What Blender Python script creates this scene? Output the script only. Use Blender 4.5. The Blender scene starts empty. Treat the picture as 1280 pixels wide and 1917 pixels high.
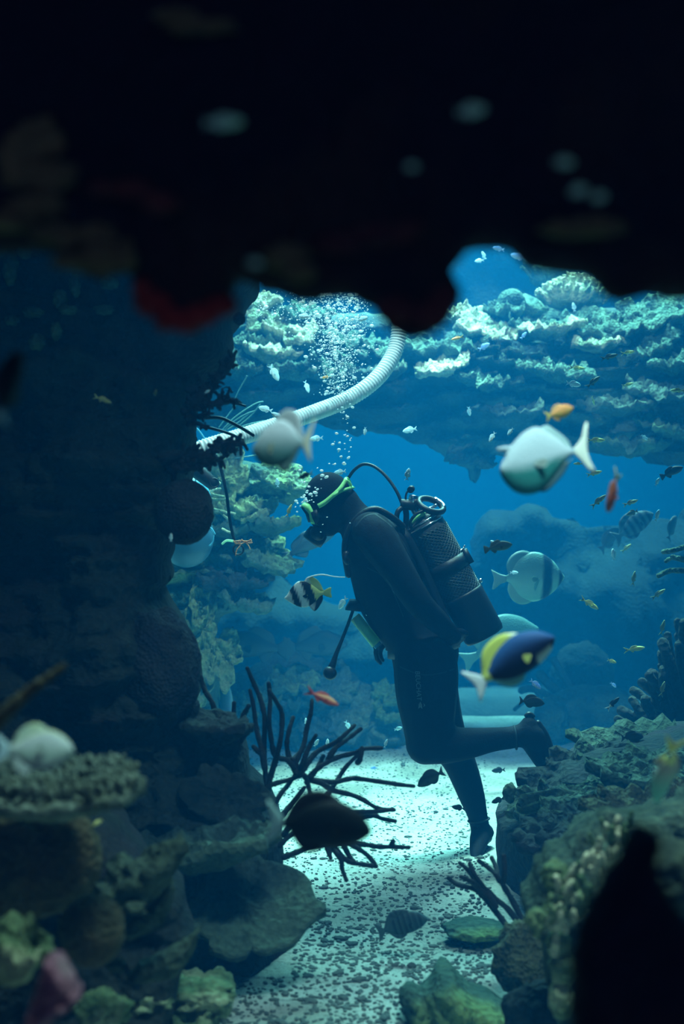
import bpy, bmesh, math, random
import numpy as np
from mathutils import Vector, Matrix, noise, Quaternion
from mathutils.bvhtree import BVHTree

C = bpy.context.scene.collection
SC = bpy.context.scene
random.seed(7)
PI = math.pi

# ------------------------------------------------------------------ camera
F = 50 / 36 * 1917          # focal length in pixels of the 1280x1917 frame
CX, CY, CZ = 640.0, 958.5, 1.45
cam = bpy.data.cameras.new('camera')
cam.sensor_fit = 'VERTICAL'; cam.sensor_height = 36; cam.sensor_width = 36; cam.lens = 50
cam.clip_start = 0.05; cam.clip_end = 200
cam.dof.use_dof = True; cam.dof.focus_distance = 6.0; cam.dof.aperture_fstop = 2.2
co = bpy.data.objects.new('camera', cam); C.objects.link(co)
co.location = (0, 0, CZ); co.rotation_euler = (PI / 2, 0, 0)
SC.camera = co

# ------------------------------------------------------------------ water and lights
SC.view_settings.view_transform = 'Standard'
SC.view_settings.look = 'None'
SC.view_settings.exposure = 0.0
SC.view_settings.gamma = 1.0
try:
    SC.view_settings.use_curve_mapping = False
except Exception:
    pass
w = bpy.data.worlds.new('water'); SC.world = w; w.use_nodes = True
nt = w.node_tree; nt.nodes.clear()
wo = nt.nodes.new('ShaderNodeOutputWorld'); bg = nt.nodes.new('ShaderNodeBackground')
bg.inputs[0].default_value = (0.0, 0.02, 0.06, 1)
nt.links.new(bg.outputs[0], wo.inputs[0])
vs = nt.nodes.new('ShaderNodeVolumeScatter'); va = nt.nodes.new('ShaderNodeVolumeAbsorption')
ad = nt.nodes.new('ShaderNodeAddShader')
vs.inputs['Color'].default_value = (0.01, 0.40, 1.0, 1); vs.inputs['Density'].default_value = 0.037
vs.inputs['Anisotropy'].default_value = 0.0
va.inputs['Color'].default_value = (0.0, 0.78, 0.92, 1); va.inputs['Density'].default_value = 0.08
nt.links.new(vs.outputs[0], ad.inputs[0]); nt.links.new(va.outputs[0], ad.inputs[1])
nt.links.new(ad.outputs[0], wo.inputs['Volume'])
SC.cycles.use_denoising = True
SC.cycles.max_bounces = 5; SC.cycles.diffuse_bounces = 2; SC.cycles.glossy_bounces = 2
SC.cycles.transmission_bounces = 4; SC.cycles.volume_bounces = 1
SC.cycles.caustics_reflective = False; SC.cycles.caustics_refractive = False

def area(name, loc, size, power, col, target=None, spread=180, sizey=None):
    l = bpy.data.lights.new(name, 'AREA'); l.energy = power; l.color = col
    l.shape = 'RECTANGLE'; l.size = size; l.size_y = sizey or size; l.spread = math.radians(spread)
    o = bpy.data.objects.new(name, l); C.objects.link(o); o.location = loc
    t = Vector(target) if target else Vector(loc) - Vector((0, 0, 1))
    o.rotation_euler = (t - Vector(loc)).to_track_quat('-Z', 'Y').to_euler()
    return o

def spot(name, loc, target, power, col, angle=60, blend=0.6, size=0.3):
    l = bpy.data.lights.new(name, 'SPOT'); l.energy = power; l.color = col
    l.spot_size = math.radians(angle); l.spot_blend = blend; l.shadow_soft_size = size
    o = bpy.data.objects.new(name, l); C.objects.link(o); o.location = loc
    o.rotation_euler = (Vector(target) - Vector(loc)).to_track_quat('-Z', 'Y').to_euler()
    return o

WHITE = (1.0, 0.97, 0.88)
area('tank_lamp_main', (0.4, 10.4, 7.4), 5.0, 1950, (0.45, 0.85, 0.90), sizey=2.4, spread=105)
area('tank_lamp_side', (0.9, 8.6, 5.6), 2.0, 110, (0.7, 0.95, 1.0), sizey=2.0, spread=100)
spot('tank_spot_sand', (0.6, 7.6, 5.4), (0.45, 7.0, 0), 3600, (0.66, 1.0, 0.97), 38, 0.8, 0.25)
spot('tank_spot_arch', (0.7, 5.8, 4.4), (0.55, 8.6, 2.5), 300, WHITE, 66, 0.8, 0.2)
spot('tank_spot_plume', (0.05, 5.3, 4.3), (-0.02, 6.15, 2.1), 600, (0.8, 0.95, 1.0), 46, 0.7, 0.15)
area('tank_lamp_front', (0.55, 2.3, 3.9), 1.0, 30, (0.75, 0.97, 1.0), target=(0.55, 3.1, 0.5), sizey=0.6, spread=80)
spot('tank_spot_reef', (-0.35, 1.95, 3.0), (-0.7, 2.7, 0.7), 30, (0.7, 1.0, 0.9), 55, 0.9, 0.2)
area('added_near_fill', (0.0, -2.2, 1.6), 2.4, 7, (0.55, 0.42, 1.0), target=(0, 2, 1.6), sizey=2.0, spread=120)  # added fill behind the camera, lifts the dark near rock; no source in view

# ------------------------------------------------------------------ helpers
def P(px, py, d):
    return Vector(((px - CX) / F * d, d, CZ - (py - CY) / F * d))
def S(px, d):
    return px / F * d

def tag(o, label=None, cat=None, group=None, kind=None):
    if label: o['label'] = label
    if cat: o['category'] = cat
    if group: o['group'] = group
    if kind: o['kind'] = kind
    return o

def empty(name, loc, label, cat, group=None):
    o = bpy.data.objects.new(name, None); C.objects.link(o); o.location = loc
    o.empty_display_size = 0.1
    return tag(o, label, cat, group)

MATS = {}
def base_mat(name):
    m = bpy.data.materials.new(name); m.use_nodes = True
    n = m.node_tree.nodes; b = n['Principled BSDF']
    return m, m.node_tree, b

def plain(name, col, rough=0.6, metal=0.0, spec=0.3, bump=0.0, bscale=60.0, emit=None, alpha=None):
    m, t, b = base_mat(name)
    n = t.nodes
    tc = n.new('ShaderNodeTexCoord'); no = n.new('ShaderNodeTexNoise'); no.inputs['Scale'].default_value = bscale
    t.links.new(tc.outputs['Object'], no.inputs['Vector'])
    mx = n.new('ShaderNodeMix'); mx.data_type = 'RGBA'
    mx.inputs[6].default_value = (*[c * 0.8 for c in col], 1); mx.inputs[7].default_value = (*[min(1, c * 1.15) for c in col], 1)
    t.links.new(no.outputs['Fac'], mx.inputs[0]); t.links.new(mx.outputs[2], b.inputs['Base Color'])
    b.inputs['Roughness'].default_value = rough; b.inputs['Metallic'].default_value = metal
    b.inputs['Specular IOR Level'].default_value = spec
    if bump:
        bp = n.new('ShaderNodeBump'); bp.inputs['Strength'].default_value = bump; bp.inputs['Distance'].default_value = 0.01
        t.links.new(no.outputs['Fac'], bp.inputs['Height']); t.links.new(bp.outputs[0], b.inputs['Normal'])
    if alpha is not None:
        b.inputs['Alpha'].default_value = alpha
    return m

def rock_mat(name, c1, c2, c3, scale=6.0, bump=0.8, fine=40.0, rough=0.9, bias=0.5):
    """mottled reef surface: two base tones, encrusting third tone in patches, pitted relief"""
    m, t, b = base_mat(name); n = t.nodes; L = t.links.new
    tc = n.new('ShaderNodeTexCoord')
    a = n.new('ShaderNodeTexNoise'); a.inputs['Scale'].default_value = scale; a.inputs['Detail'].default_value = 6
    a.inputs['Roughness'].default_value = 0.65
    v = n.new('ShaderNodeTexVoronoi'); v.inputs['Scale'].default_value = fine
    p = n.new('ShaderNodeTexNoise'); p.inputs['Scale'].default_value = scale * 0.45; p.inputs['Detail'].default_value = 4
    f = n.new('ShaderNodeTexNoise'); f.inputs['Scale'].default_value = fine * 1.7; f.inputs['Detail'].default_value = 3
    for q in (a, v, p, f): L(tc.outputs['Object'], q.inputs['Vector'])
    r = n.new('ShaderNodeValToRGB'); r.color_ramp.elements[0].position = 0.35; r.color_ramp.elements[1].position = 0.65
    r.color_ramp.elements[0].color = (*c1, 1); r.color_ramp.elements[1].color = (*c2, 1)
    L(a.outputs['Fac'], r.inputs[0])
    r2 = n.new('ShaderNodeValToRGB'); r2.color_ramp.elements[0].position = bias; r2.color_ramp.elements[1].position = bias + 0.1
    L(p.outputs['Fac'], r2.inputs[0])
    mx = n.new('ShaderNodeMix'); mx.data_type = 'RGBA'; L(r2.outputs[0], mx.inputs[0]); L(r.outputs[0], mx.inputs[6])
    mx.inputs[7].default_value = (*c3, 1)
    mu = n.new('ShaderNodeMix'); mu.data_type = 'RGBA'; mu.blend_type = 'MULTIPLY'; mu.inputs[0].default_value = 0.55
    L(mx.outputs[2], mu.inputs[6])
    r3 = n.new('ShaderNodeValToRGB'); r3.color_ramp.elements[0].position = 0.3; r3.color_ramp.elements[1].position = 0.7
    r3.color_ramp.elements[0].color = (0.25, 0.25, 0.25, 1)
    L(f.outputs['Fac'], r3.inputs[0]); L(r3.outputs[0], mu.inputs[7]); L(mu.outputs[2], b.inputs['Base Color'])
    bp = n.new('ShaderNodeBump'); bp.inputs['Strength'].default_value = bump; bp.inputs['Distance'].default_value = 0.02
    ma = n.new('ShaderNodeMath'); ma.operation = 'MULTIPLY_ADD'; ma.inputs[1].default_value = 0.5
    L(v.outputs['Distance'], ma.inputs[0]); L(a.outputs['Fac'], ma.inputs[2])
    L(ma.outputs[0], bp.inputs['Height']); L(bp.outputs[0], b.inputs['Normal'])
    b.inputs['Roughness'].default_value = rough; b.inputs['Specular IOR Level'].default_value = 0.15
    return m

def vcol_mat(name, rough=0.5, spec=0.15, trans=0.0, scales=True):
    m, t, b = base_mat(name); n = t.nodes; L = t.links.new
    at = n.new('ShaderNodeAttribute'); at.attribute_name = 'Col'
    L(at.outputs['Color'], b.inputs['Base Color'])
    if scales:
        tc = n.new('ShaderNodeTexCoord'); v = n.new('ShaderNodeTexVoronoi'); v.inputs['Scale'].default_value = 45
        L(tc.outputs['Object'], v.inputs['Vector'])
        bp = n.new('ShaderNodeBump'); bp.inputs['Strength'].default_value = 0.15; bp.inputs['Distance'].default_value = 0.01
        L(v.outputs['Distance'], bp.inputs['Height']); L(bp.outputs[0], b.inputs['Normal'])
    b.inputs['Roughness'].default_value = rough; b.inputs['Specular IOR Level'].default_value = spec
    b.inputs['Transmission Weight'].default_value = trans
    return m

class G:
    """collects geometry for one mesh object"""
    def __init__(s): s.v = []; s.f = []; s.mi = []; s.c = []
    def add(s, v, f, mi=0, col=None):
        o = len(s.v); s.v += [tuple(x) for x in v]
        s.f += [tuple(i + o for i in q) for q in f]; s.mi += [mi] * len(f)
        if col is None: col = (1, 1, 1)
        s.c += col if isinstance(col, list) else [col] * len(v)
        return s
    def tube(s, pts, rad, n=10, mi=0, col=None, cap=True, flat=1.0):
        pts = [Vector(p) for p in pts]
        if not isinstance(rad, (list, tuple)): rad = [rad] * len(pts)
        if cap:      # rounded ends
            d0 = (pts[0] - pts[1]).normalized(); d1 = (pts[-1] - pts[-2]).normalized()
            pts = [pts[0] + d0 * rad[0] * 0.8, pts[0] + d0 * rad[0] * 0.45] + pts + [pts[-1] + d1 * rad[-1] * 0.45, pts[-1] + d1 * rad[-1] * 0.8]
            rad = [rad[0] * 0.25, rad[0] * 0.8] + list(rad) + [rad[-1] * 0.8, rad[-1] * 0.25]
        V = []; up = None
        for i, p in enumerate(pts):
            t = (pts[min(i + 1, len(pts) - 1)] - pts[max(i - 1, 0)])
            t = t.normalized() if t.length > 1e-9 else Vector((0, 0, 1))
            if up is None:
                up = Vector((0, 1, 0)) if abs(t.y) < 0.9 else Vector((1, 0, 0))
            up = (up - t * up.dot(t)).normalized(); sd = t.cross(up)
            for k in range(n):
                a = 2 * PI * k / n
                V.append(p + (sd * math.cos(a) + up * math.sin(a) * flat) * rad[i])
        Fq = [(i * n + k, i * n + (k + 1) % n, (i + 1) * n + (k + 1) % n, (i + 1) * n + k) for i in range(len(pts) - 1) for k in range(n)]
        Fq.append(tuple(range(n - 1, -1, -1))); Fq.append(tuple((len(pts) - 1) * n + k for k in range(n)))
        return s.add(V, Fq, mi, col)
    def ell(s, c, r, mi=0, col=None, rot=None, nu=16, nv=10):
        c = Vector(c); r = r if isinstance(r, (tuple, list)) else (r, r, r); V = []
        for j in range(1, nv):
            th = PI * j / nv
            for i in range(nu):
                ph = 2 * PI * i / nu
                q = Vector((r[0] * math.sin(th) * math.cos(ph), r[1] * math.sin(th) * math.sin(ph), r[2] * math.cos(th)))
                V.append(c + (rot @ q if rot else q))
        a = Vector((0, 0, r[2])); V.append(c + (rot @ a if rot else a)); V.append(c - (rot @ a if rot else a))
        m = (nv - 1) * nu
        Fq = [(j * nu + i, (j + 1) * nu + i, (j + 1) * nu + (i + 1) % nu, j * nu + (i + 1) % nu) for j in range(nv - 2) for i in range(nu)]
        Fq += [(m, i, (i + 1) % nu) for i in range(nu)] + [(m + 1, (nv - 2) * nu + (i + 1) % nu, (nv - 2) * nu + i) for i in range(nu)]
        return s.add(V, Fq, mi, col)
    def box(s, c, half, mi=0, rot=None, col=None):
        c = Vector(c); V = []
        for x in (-1, 1):
            for y in (-1, 1):
                for z in (-1, 1):
                    q = Vector((x * half[0], y * half[1], z * half[2])); V.append(c + (rot @ q if rot else q))
        return s.add(V, [(0, 1, 3, 2), (4, 6, 7, 5), (0, 4, 5, 1), (2, 3, 7, 6), (0, 2, 6, 4), (1, 5, 7, 3)], mi, col)
    def rings(s, R, mi=0, closed_ends=True, col=None):
        n = len(R[0]); V = [p for r in R for p in r]
        Fq = [(i * n + k, i * n + (k + 1) % n, (i + 1) * n + (k + 1) % n, (i + 1) * n + k) for i in range(len(R) - 1) for k in range(n)]
        if closed_ends: Fq.append(tuple(range(n - 1, -1, -1))); Fq.append(tuple((len(R) - 1) * n + k for k in range(n)))
        return s.add(V, Fq, mi, col)
    def torus(s, c, axis, R, r, mi=0, n=28, m=8, col=None, squash=1.0):
        c = Vector(c); q = Vector(axis).to_track_quat('Z', 'Y'); V = []
        for i in range(n):
            a = 2 * PI * i / n
            for k in range(m):
                b = 2 * PI * k / m
                V.append(c + q @ Vector(((R + r * math.cos(b)) * math.cos(a), (R + r * math.cos(b)) * math.sin(a) * squash, r * math.sin(b))))
        return s.add(V, [(i * m + k, ((i + 1) % n) * m + k, ((i + 1) % n) * m + (k + 1) % m, i * m + (k + 1) % m) for i in range(n) for k in range(m)], mi, col)
    def mesh(s, name, mats, smooth=True):
        me = bpy.data.meshes.new(name); me.from_pydata(s.v, [], s.f)
        for m in (mats if isinstance(mats, (list, tuple)) else [mats]): me.materials.append(m)
        me.polygons.foreach_set('material_index', s.mi)
        if smooth: me.polygons.foreach_set('use_smooth', [True] * len(me.polygons))
        if any(c != (1, 1, 1) for c in s.c):
            at = me.color_attributes.new('Col', 'FLOAT_COLOR', 'POINT')
            at.data.foreach_set('color', [x for c in s.c for x in (*c, 1.0)])
        me.update(); return me
    def build(s, name, mats, parent=None, smooth=True, loc=None):
        """loc: origin of the object; geometry is given in world space and shifted"""
        org = Vector(loc) if loc is not None else Vector((0, 0, 0))
        if parent is not None and loc is None: org = parent.location.copy()
        if org.length > 0: s.v = [(a - org.x, b - org.y, c - org.z) for a, b, c in s.v]
        o = bpy.data.objects.new(name, s.mesh(name, mats, smooth)); C.objects.link(o)
        if parent is not None: o.parent = parent
        else: o.location = org
        return o

def smooth_pts(pts, k=4):
    """Catmull-Rom through points (tuples of any length)"""
    out = []; n = len(pts)
    for i in range(n - 1):
        p0 = pts[max(i - 1, 0)]; p1 = pts[i]; p2 = pts[i + 1]; p3 = pts[min(i + 2, n - 1)]
        for j in range(k):
            t = j / k
            out.append(tuple(0.5 * ((2 * b) + (-a + c) * t + (2 * a - 5 * b + 4 * c - d) * t * t + (-a + 3 * b - 3 * c + d) * t ** 3) for a, b, c, d in zip(p0, p1, p2, p3)))
    out.append(tuple(pts[-1])); return out

def fbm(p, s, o=4):
    return noise.fractal(Vector(p) * s, 0.9, 2.1, o)

# relief rock: closed solid whose side view has the given outline; front and back bulge away from it
def relief(name, outline, d, tf, tb, mat, cell=8.0, R=60.0, rough=6.0, rscale=0.03, amp=0.10, nscale=3.0,
           layers=0.0, parent=None, slope=None, seed=0.0, build=True, smooth=True):
    pts = []
    n = len(outline)
    for i in range(n):
        a = np.array(outline[i], float); b = np.array(outline[(i + 1) % n], float)
        L = np.linalg.norm(b - a); k = max(1, int(L / (cell * 1.2)))
        nrm = np.array([-(b - a)[1], (b - a)[0]]) / (L + 1e-9)
        for j in range(k):
            q = a + (b - a) * j / k
            o = noise.fractal(Vector((q[0] * rscale, q[1] * rscale, seed)), 0.8, 2.2, 4) * rough
            pts.append(q + nrm * o)
    pl = np.array(pts); x0, y0 = pl.min(0) - cell; x1, y1 = pl.max(0) + cell
    gx = np.arange(x0, x1 + cell, cell); gy = np.arange(y0, y1 + cell, cell)
    X, Y = np.meshgrid(gx, gy); Q = np.stack([X.ravel(), Y.ravel()], 1)
    A = pl; B = np.roll(pl, -1, 0); AB = B - A; ab2 = (AB ** 2).sum(1) + 1e-9
    best = np.full(len(Q), 1e9); near = Q.copy(); inside = np.zeros(len(Q), bool)
    for i in range(len(A)):
        t = np.clip(((Q - A[i]) @ AB[i]) / ab2[i], 0, 1)
        pr = A[i] + t[:, None] * AB[i]; dd = np.hypot(*(Q - pr).T)
        m = dd < best; best[m] = dd[m]; near[m] = pr[m]
        c = ((A[i][1] > Q[:, 1]) != (B[i][1] > Q[:, 1]))
        if abs(B[i][1] - A[i][1]) > 1e-9:
            xi = (B[i][0] - A[i][0]) * (Q[:, 1] - A[i][1]) / (B[i][1] - A[i][1]) + A[i][0]
            inside ^= c & (Q[:, 0] < xi)
    sd = np.where(inside, best, -best).reshape(X.shape)
    ny, nx = X.shape
    ok = sd > -0.62 * cell
    cells = ok[:-1, :-1] & ok[1:, :-1] & ok[:-1, 1:] & ok[1:, 1:]
    cells &= (np.maximum.reduce([sd[:-1, :-1], sd[1:, :-1], sd[:-1, 1:], sd[1:, 1:]]) > 0)
    use = np.zeros_like(ok); 
    for a, b in ((0, 0), (1, 0), (0, 1), (1, 1)): use[a:ny - 1 + a, b:nx - 1 + b] |= cells
    # boundary vertices: used and touching an unused cell
    cnt = np.zeros_like(sd)
    for a, b in ((0, 0), (1, 0), (0, 1), (1, 1)): cnt[a:ny - 1 + a, b:nx - 1 + b] += cells
    bnd = use & (cnt < 4)
    idx = -np.ones(X.shape, int); V = []; back = -np.ones(X.shape, int)
    N2 = near.reshape(ny, nx, 2)
    for j in range(ny):
        for i in range(nx):
            if not use[j, i]: continue
            s_ = sd[j, i]
            if bnd[j, i]: px, py = N2[j, i]; f = 0.0
            else:
                px, py = X[j, i], Y[j, i]; u = min(max(s_, 0) / R, 1.0); f = math.sqrt(max(0, 1 - (1 - u) ** 2))
            w_ = P(px, py, d)
            sl = slope(px, py) if slope else 0.0
            q = Vector((w_.x, seed * 3.1, w_.z))
            nz = noise.fractal(q * nscale, 0.7, 2.1, 5)
            rg = noise.ridged_multi_fractal(q * nscale * 1.4, 0.9, 2.1, 4, 1.0, 2.0) * 0.5 - 0.5
            ly = 0.0
            if layers:
                h = w_.z * 9 + 1.6 * noise.noise(q * 1.5) + 2 * noise.noise(q * 0.6)
                ly = ((h % 1.0) - 0.5) * layers
            yf = -f * (tf + amp * (nz * 1.0 + rg * 0.7) + ly)
            idx[j, i] = len(V); V.append((w_.x, d + sl + yf, w_.z))
            if not bnd[j, i]:
                back[j, i] = len(V); V.append((w_.x, d + sl + f * (tb + amp * 1.5 * nz), w_.z))
            else: back[j, i] = idx[j, i]
    Fq = []
    for j in range(ny - 1):
        for i in range(nx - 1):
            if cells[j, i]:
                Fq.append((idx[j, i], idx[j + 1, i], idx[j + 1, i + 1], idx[j, i + 1]))
                Fq.append((back[j, i], back[j, i + 1], back[j + 1, i + 1], back[j + 1, i]))
    g = G().add(V, Fq)
    if not build: return g
    return g.build(name, mat, parent, smooth)

_ico = {}
def ico(sub):
    if sub not in _ico:
        bm = bmesh.new(); bmesh.ops.create_icosphere(bm, subdivisions=sub, radius=1.0)
        _ico[sub] = ([v.co.copy() for v in bm.verts], [tuple(v.index for v in f.verts) for f in bm.faces]); bm.free()
    return _ico[sub]

def blob(g, c, r, amp=0.2, ns=1.5, sub=4, seed=0.0, rot=None, mi=0, ridge=0.0, grooves=0.0):
    V, Fq = ico(sub); c = Vector(c); r = r if isinstance(r, (tuple, list)) else (r, r, r); out = []
    for v in V:
        q = v * ns + Vector((seed, seed * 1.7, -seed))
        k = 1 + amp * noise.fractal(q, 0.8, 2.1, 4)
        if ridge: k += ridge * (noise.ridged_multi_fractal(q * 1.5, 1.0, 2.1, 4, 1.0, 2.0) - 1.0) * 0.4
        if grooves: k += grooves * math.sin(14 * noise.noise(q * 1.3) + 3 * v.z * 4)
        p = Vector((v.x * r[0], v.y * r[1], v.z * r[2])) * k
        out.append(c + (rot @ p if rot else p))
    return g.add(out, Fq, mi)

def plate(g, c, rx, ry, tilt=0.0, roll=0.0, th=0.03, seed=0.0, ruffle=0.08, bump=0.02, lobes=0.3, nr=10, ns=56, dish=0.1, mi=0):
    """plate coral: irregular lobed disc with knobbly top and tapering underside. tilt>0 turns its top to the camera"""
    R = Matrix.Rotation(roll, 3, 'Y') @ Matrix.Rotation(tilt, 3, 'X'); c = Vector(c)
    top = []; bot = []
    for i in range(nr + 1):
        u = i / nr; rt = []; rb = []
        for k in range(ns):
            a = 2 * PI * k / ns; ca, sa = math.cos(a), math.sin(a)
            lob = 1 + lobes * noise.fractal(Vector((ca * 1.6 + seed, sa * 1.6, seed * 2)), 0.8, 2.0, 4)
            x = rx * u * lob * ca; y = ry * u * lob * sa
            q = Vector((x * 9 + seed, y * 9, seed))
            z = dish * rx * (u ** 2) + ruffle * rx * u * u * noise.noise(Vector((ca * 3 + seed, sa * 3, u * 2)))
            zb = bump * noise.fractal(q * 2.2, 0.6, 2.3, 4)
            rt.append(c + R @ Vector((x, y, z + zb + th * 0.5)))
            rb.append(c + R @ Vector((x, y, z - th * 0.5 - th * 2.2 * (1 - u) + zb * 0.3)))
        top.append(rt); bot.append(rb)
    V = [p for r in top for p in r] + [p for r in bot for p in r]; o = (nr + 1) * ns; Fq = []
    for i in range(nr):
        for k in range(ns):
            k2 = (k + 1) % ns
            Fq.append((i * ns + k, (i + 1) * ns + k, (i + 1) * ns + k2, i * ns + k2))
            Fq.append((o + i * ns + k, o + i * ns + k2, o + (i + 1) * ns + k2, o + (i + 1) * ns + k))
    for k in range(ns):
        k2 = (k + 1) % ns; Fq.append((nr * ns + k, o + nr * ns + k, o + nr * ns + k2, nr * ns + k2))
    return g.add(V, Fq, mi)

# ------------------------------------------------------------------ materials
M = dict(
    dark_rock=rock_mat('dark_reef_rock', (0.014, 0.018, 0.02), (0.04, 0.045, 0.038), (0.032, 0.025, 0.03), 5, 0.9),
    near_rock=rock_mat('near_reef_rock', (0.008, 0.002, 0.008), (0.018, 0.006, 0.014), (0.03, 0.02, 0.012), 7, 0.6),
    arch=rock_mat('arch_rock', (0.02, 0.035, 0.035), (0.06, 0.08, 0.07), (0.10, 0.14, 0.10), 4, 1.0),
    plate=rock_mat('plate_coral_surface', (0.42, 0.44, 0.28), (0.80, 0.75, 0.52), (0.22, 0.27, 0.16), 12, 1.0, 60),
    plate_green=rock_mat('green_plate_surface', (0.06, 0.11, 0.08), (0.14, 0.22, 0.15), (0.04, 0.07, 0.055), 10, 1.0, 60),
    reef=rock_mat('mid_reef_rock', (0.04, 0.08, 0.065), (0.10, 0.16, 0.11), (0.18, 0.26, 0.10), 4, 1.0),
    far=rock_mat('far_reef_rock', (0.06, 0.09, 0.10), (0.14, 0.18, 0.17), (0.2, 0.24, 0.16), 2.5, 0.8),
    backwall=rock_mat('back_reef_rock', (0.004, 0.007, 0.009), (0.009, 0.014, 0.016), (0.012, 0.018, 0.016), 2.0, 0.8),
    yellow=rock_mat('yellow_coral', (0.11, 0.16, 0.07), (0.27, 0.33, 0.15), (0.18, 0.22, 0.12), 9, 0.8),
    fore=rock_mat('foreground_coral', (0.022, 0.036, 0.03), (0.11, 0.15, 0.10), (0.045, 0.065, 0.04), 12, 1.0, 50),
    table=rock_mat('knobbly_table_coral', (0.10, 0.14, 0.11), (0.34, 0.42, 0.32), (0.16, 0.2, 0.14), 30, 1.0, 60),
    brain=rock_mat('brain_coral', (0.06, 0.06, 0.035), (0.14, 0.14, 0.08), (0.11, 0.09, 0.05), 16, 1.0, 70),
    lime=rock_mat('lime_coral', (0.07, 0.13, 0.06), (0.24, 0.32, 0.16), (0.38, 0.42, 0.25), 10, 0.9, 50),
    mauve=rock_mat('mauve_coral', (0.25, 0.09, 0.13), (0.5, 0.25, 0.3), (0.3, 0.3, 0.25), 12, 0.8),
    red=rock_mat('red_sponge', (0.22, 0.03, 0.02), (0.45, 0.06, 0.03), (0.3, 0.04, 0.02), 10, 0.5),
    rust=rock_mat('rusty_crust', (0.06, 0.02, 0.018), (0.17, 0.055, 0.035), (0.08, 0.035, 0.02), 10, 0.5),
    olive=rock_mat('olive_sponge', (0.09, 0.12, 0.05), (0.24, 0.25, 0.09), (0.14, 0.16, 0.06), 10, 0.5),
    black_coral=plain('black_finger_coral', (0.018, 0.012, 0.014), 0.85, bump=0.6, bscale=90),
    sponge=rock_mat('dark_sponge', (0.02, 0.02, 0.03), (0.05, 0.05, 0.06), (0.03, 0.03, 0.05), 14, 0.8, 90),
    hose=plain('white_ribbed_plastic', (0.62, 0.70, 0.70), 0.4, bscale=8),
    rubber=plain('black_rubber', (0.008, 0.009, 0.012), 0.45, bump=0.1),
    neoprene=plain('black_neoprene', (0.006, 0.007, 0.011), 0.8, bump=0.15, bscale=120, spec=0.08),
    neoprene2=plain('smooth_dark_neoprene', (0.010, 0.012, 0.018), 0.6, bump=0.1, bscale=120, spec=0.1),
    lime_silicone=plain('lime_silicone', (0.35, 0.85, 0.30), 0.35, bscale=12),
    glass_dark=plain('dark_lens', (0.01, 0.015, 0.02), 0.08, spec=0.6),
    chrome=plain('chrome', (0.75, 0.78, 0.8), 0.18, metal=1.0, bscale=10),
    steel=plain('painted_cylinder', (0.05, 0.055, 0.06), 0.35, bscale=10),
    slate=plain('pale_writing_slate', (0.45, 0.95, 0.75), 0.5, bscale=14),
    slate_frame=plain('slate_rim', (0.6, 0.85, 0.62), 0.5),
    label_grey=plain('grey_print', (0.11, 0.15, 0.16), 0.7),
    seam=plain('glued_seam', (0.02, 0.03, 0.035), 0.7, spec=0.1),
    bubble=plain('air_bubble', (0.95, 1.0, 1.0), 0.5, spec=0.5, bscale=5),
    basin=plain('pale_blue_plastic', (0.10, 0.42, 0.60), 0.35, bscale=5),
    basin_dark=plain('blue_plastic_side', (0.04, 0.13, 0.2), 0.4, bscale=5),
    rope=plain('orange_rope', (0.75, 0.33, 0.16), 0.8, bump=0.4, bscale=160),
    weed=plain('pale_sea_whip', (0.16, 0.32, 0.28), 0.7, bscale=30),
    fish=vcol_mat('fish_skin'), fin=vcol_mat('fish_fin', 0.5, 0.3, 0.0, False),
    eye=plain('fish_eye', (0.005, 0.005, 0.006), 0.1, spec=0.8),
    iron=rock_mat('encrusted_iron', (0.03, 0.05, 0.06), (0.06, 0.09, 0.1), (0.05, 0.07, 0.08), 8, 0.5),
)

# sand
def sand_mat():
    m, t, b = base_mat('coral_sand'); n = t.nodes; L = t.links.new
    tc = n.new('ShaderNodeTexCoord')
    v = n.new('ShaderNodeTexVoronoi'); v.inputs['Scale'].default_value = 42; v.inputs['Randomness'].default_value = 1
    v2 = n.new('ShaderNodeTexNoise'); v2.inputs['Scale'].default_value = 44; v2.inputs['Detail'].default_value = 5; v2.inputs['Roughness'].default_value = 0.7
    a = n.new('ShaderNodeTexNoise'); a.inputs['Scale'].default_value = 2.2; a.inputs['Detail'].default_value = 5
    for q in (v, v2, a): L(tc.outputs['Object'], q.inputs['Vector'])
    r = n.new('ShaderNodeValToRGB'); e = r.color_ramp.elements
    e[0].position = 0.36; e[0].color = (0.36, 0.4, 0.38, 1); e[1].position = 0.47; e[1].color = (0.74, 0.76, 0.70, 1)
    L(v2.outputs['Fac'], r.inputs[0])
    r2 = n.new('ShaderNodeValToRGB'); r2.color_ramp.elements[0].color = (0.6, 0.6, 0.56, 1); r2.color_ramp.elements[1].color = (1, 1, 1, 1)
    r2.color_ramp.elements[0].position = 0.35; r2.color_ramp.elements[1].position = 0.6
    L(a.outputs['Fac'], r2.inputs[0])
    mu = n.new('ShaderNodeMix'); mu.data_type = 'RGBA'; mu.blend_type = 'MULTIPLY'; mu.inputs[0].default_value = 1
    L(r.outputs[0], mu.inputs[6]); L(r2.outputs[0], mu.inputs[7]); L(mu.outputs[2], b.inputs['Base Color'])
    bp = n.new('ShaderNodeBump'); bp.inputs['Strength'].default_value = 0.9; bp.inputs['Distance'].default_value = 0.03
    L(v2.outputs['Fac'], bp.inputs['Height']); L(bp.outputs[0], b.inputs['Normal'])
    b.inputs['Roughness'].default_value = 0.95; b.inputs['Specular IOR Level'].default_value = 0.1
    return m
M['sand'] = sand_mat()
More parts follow.
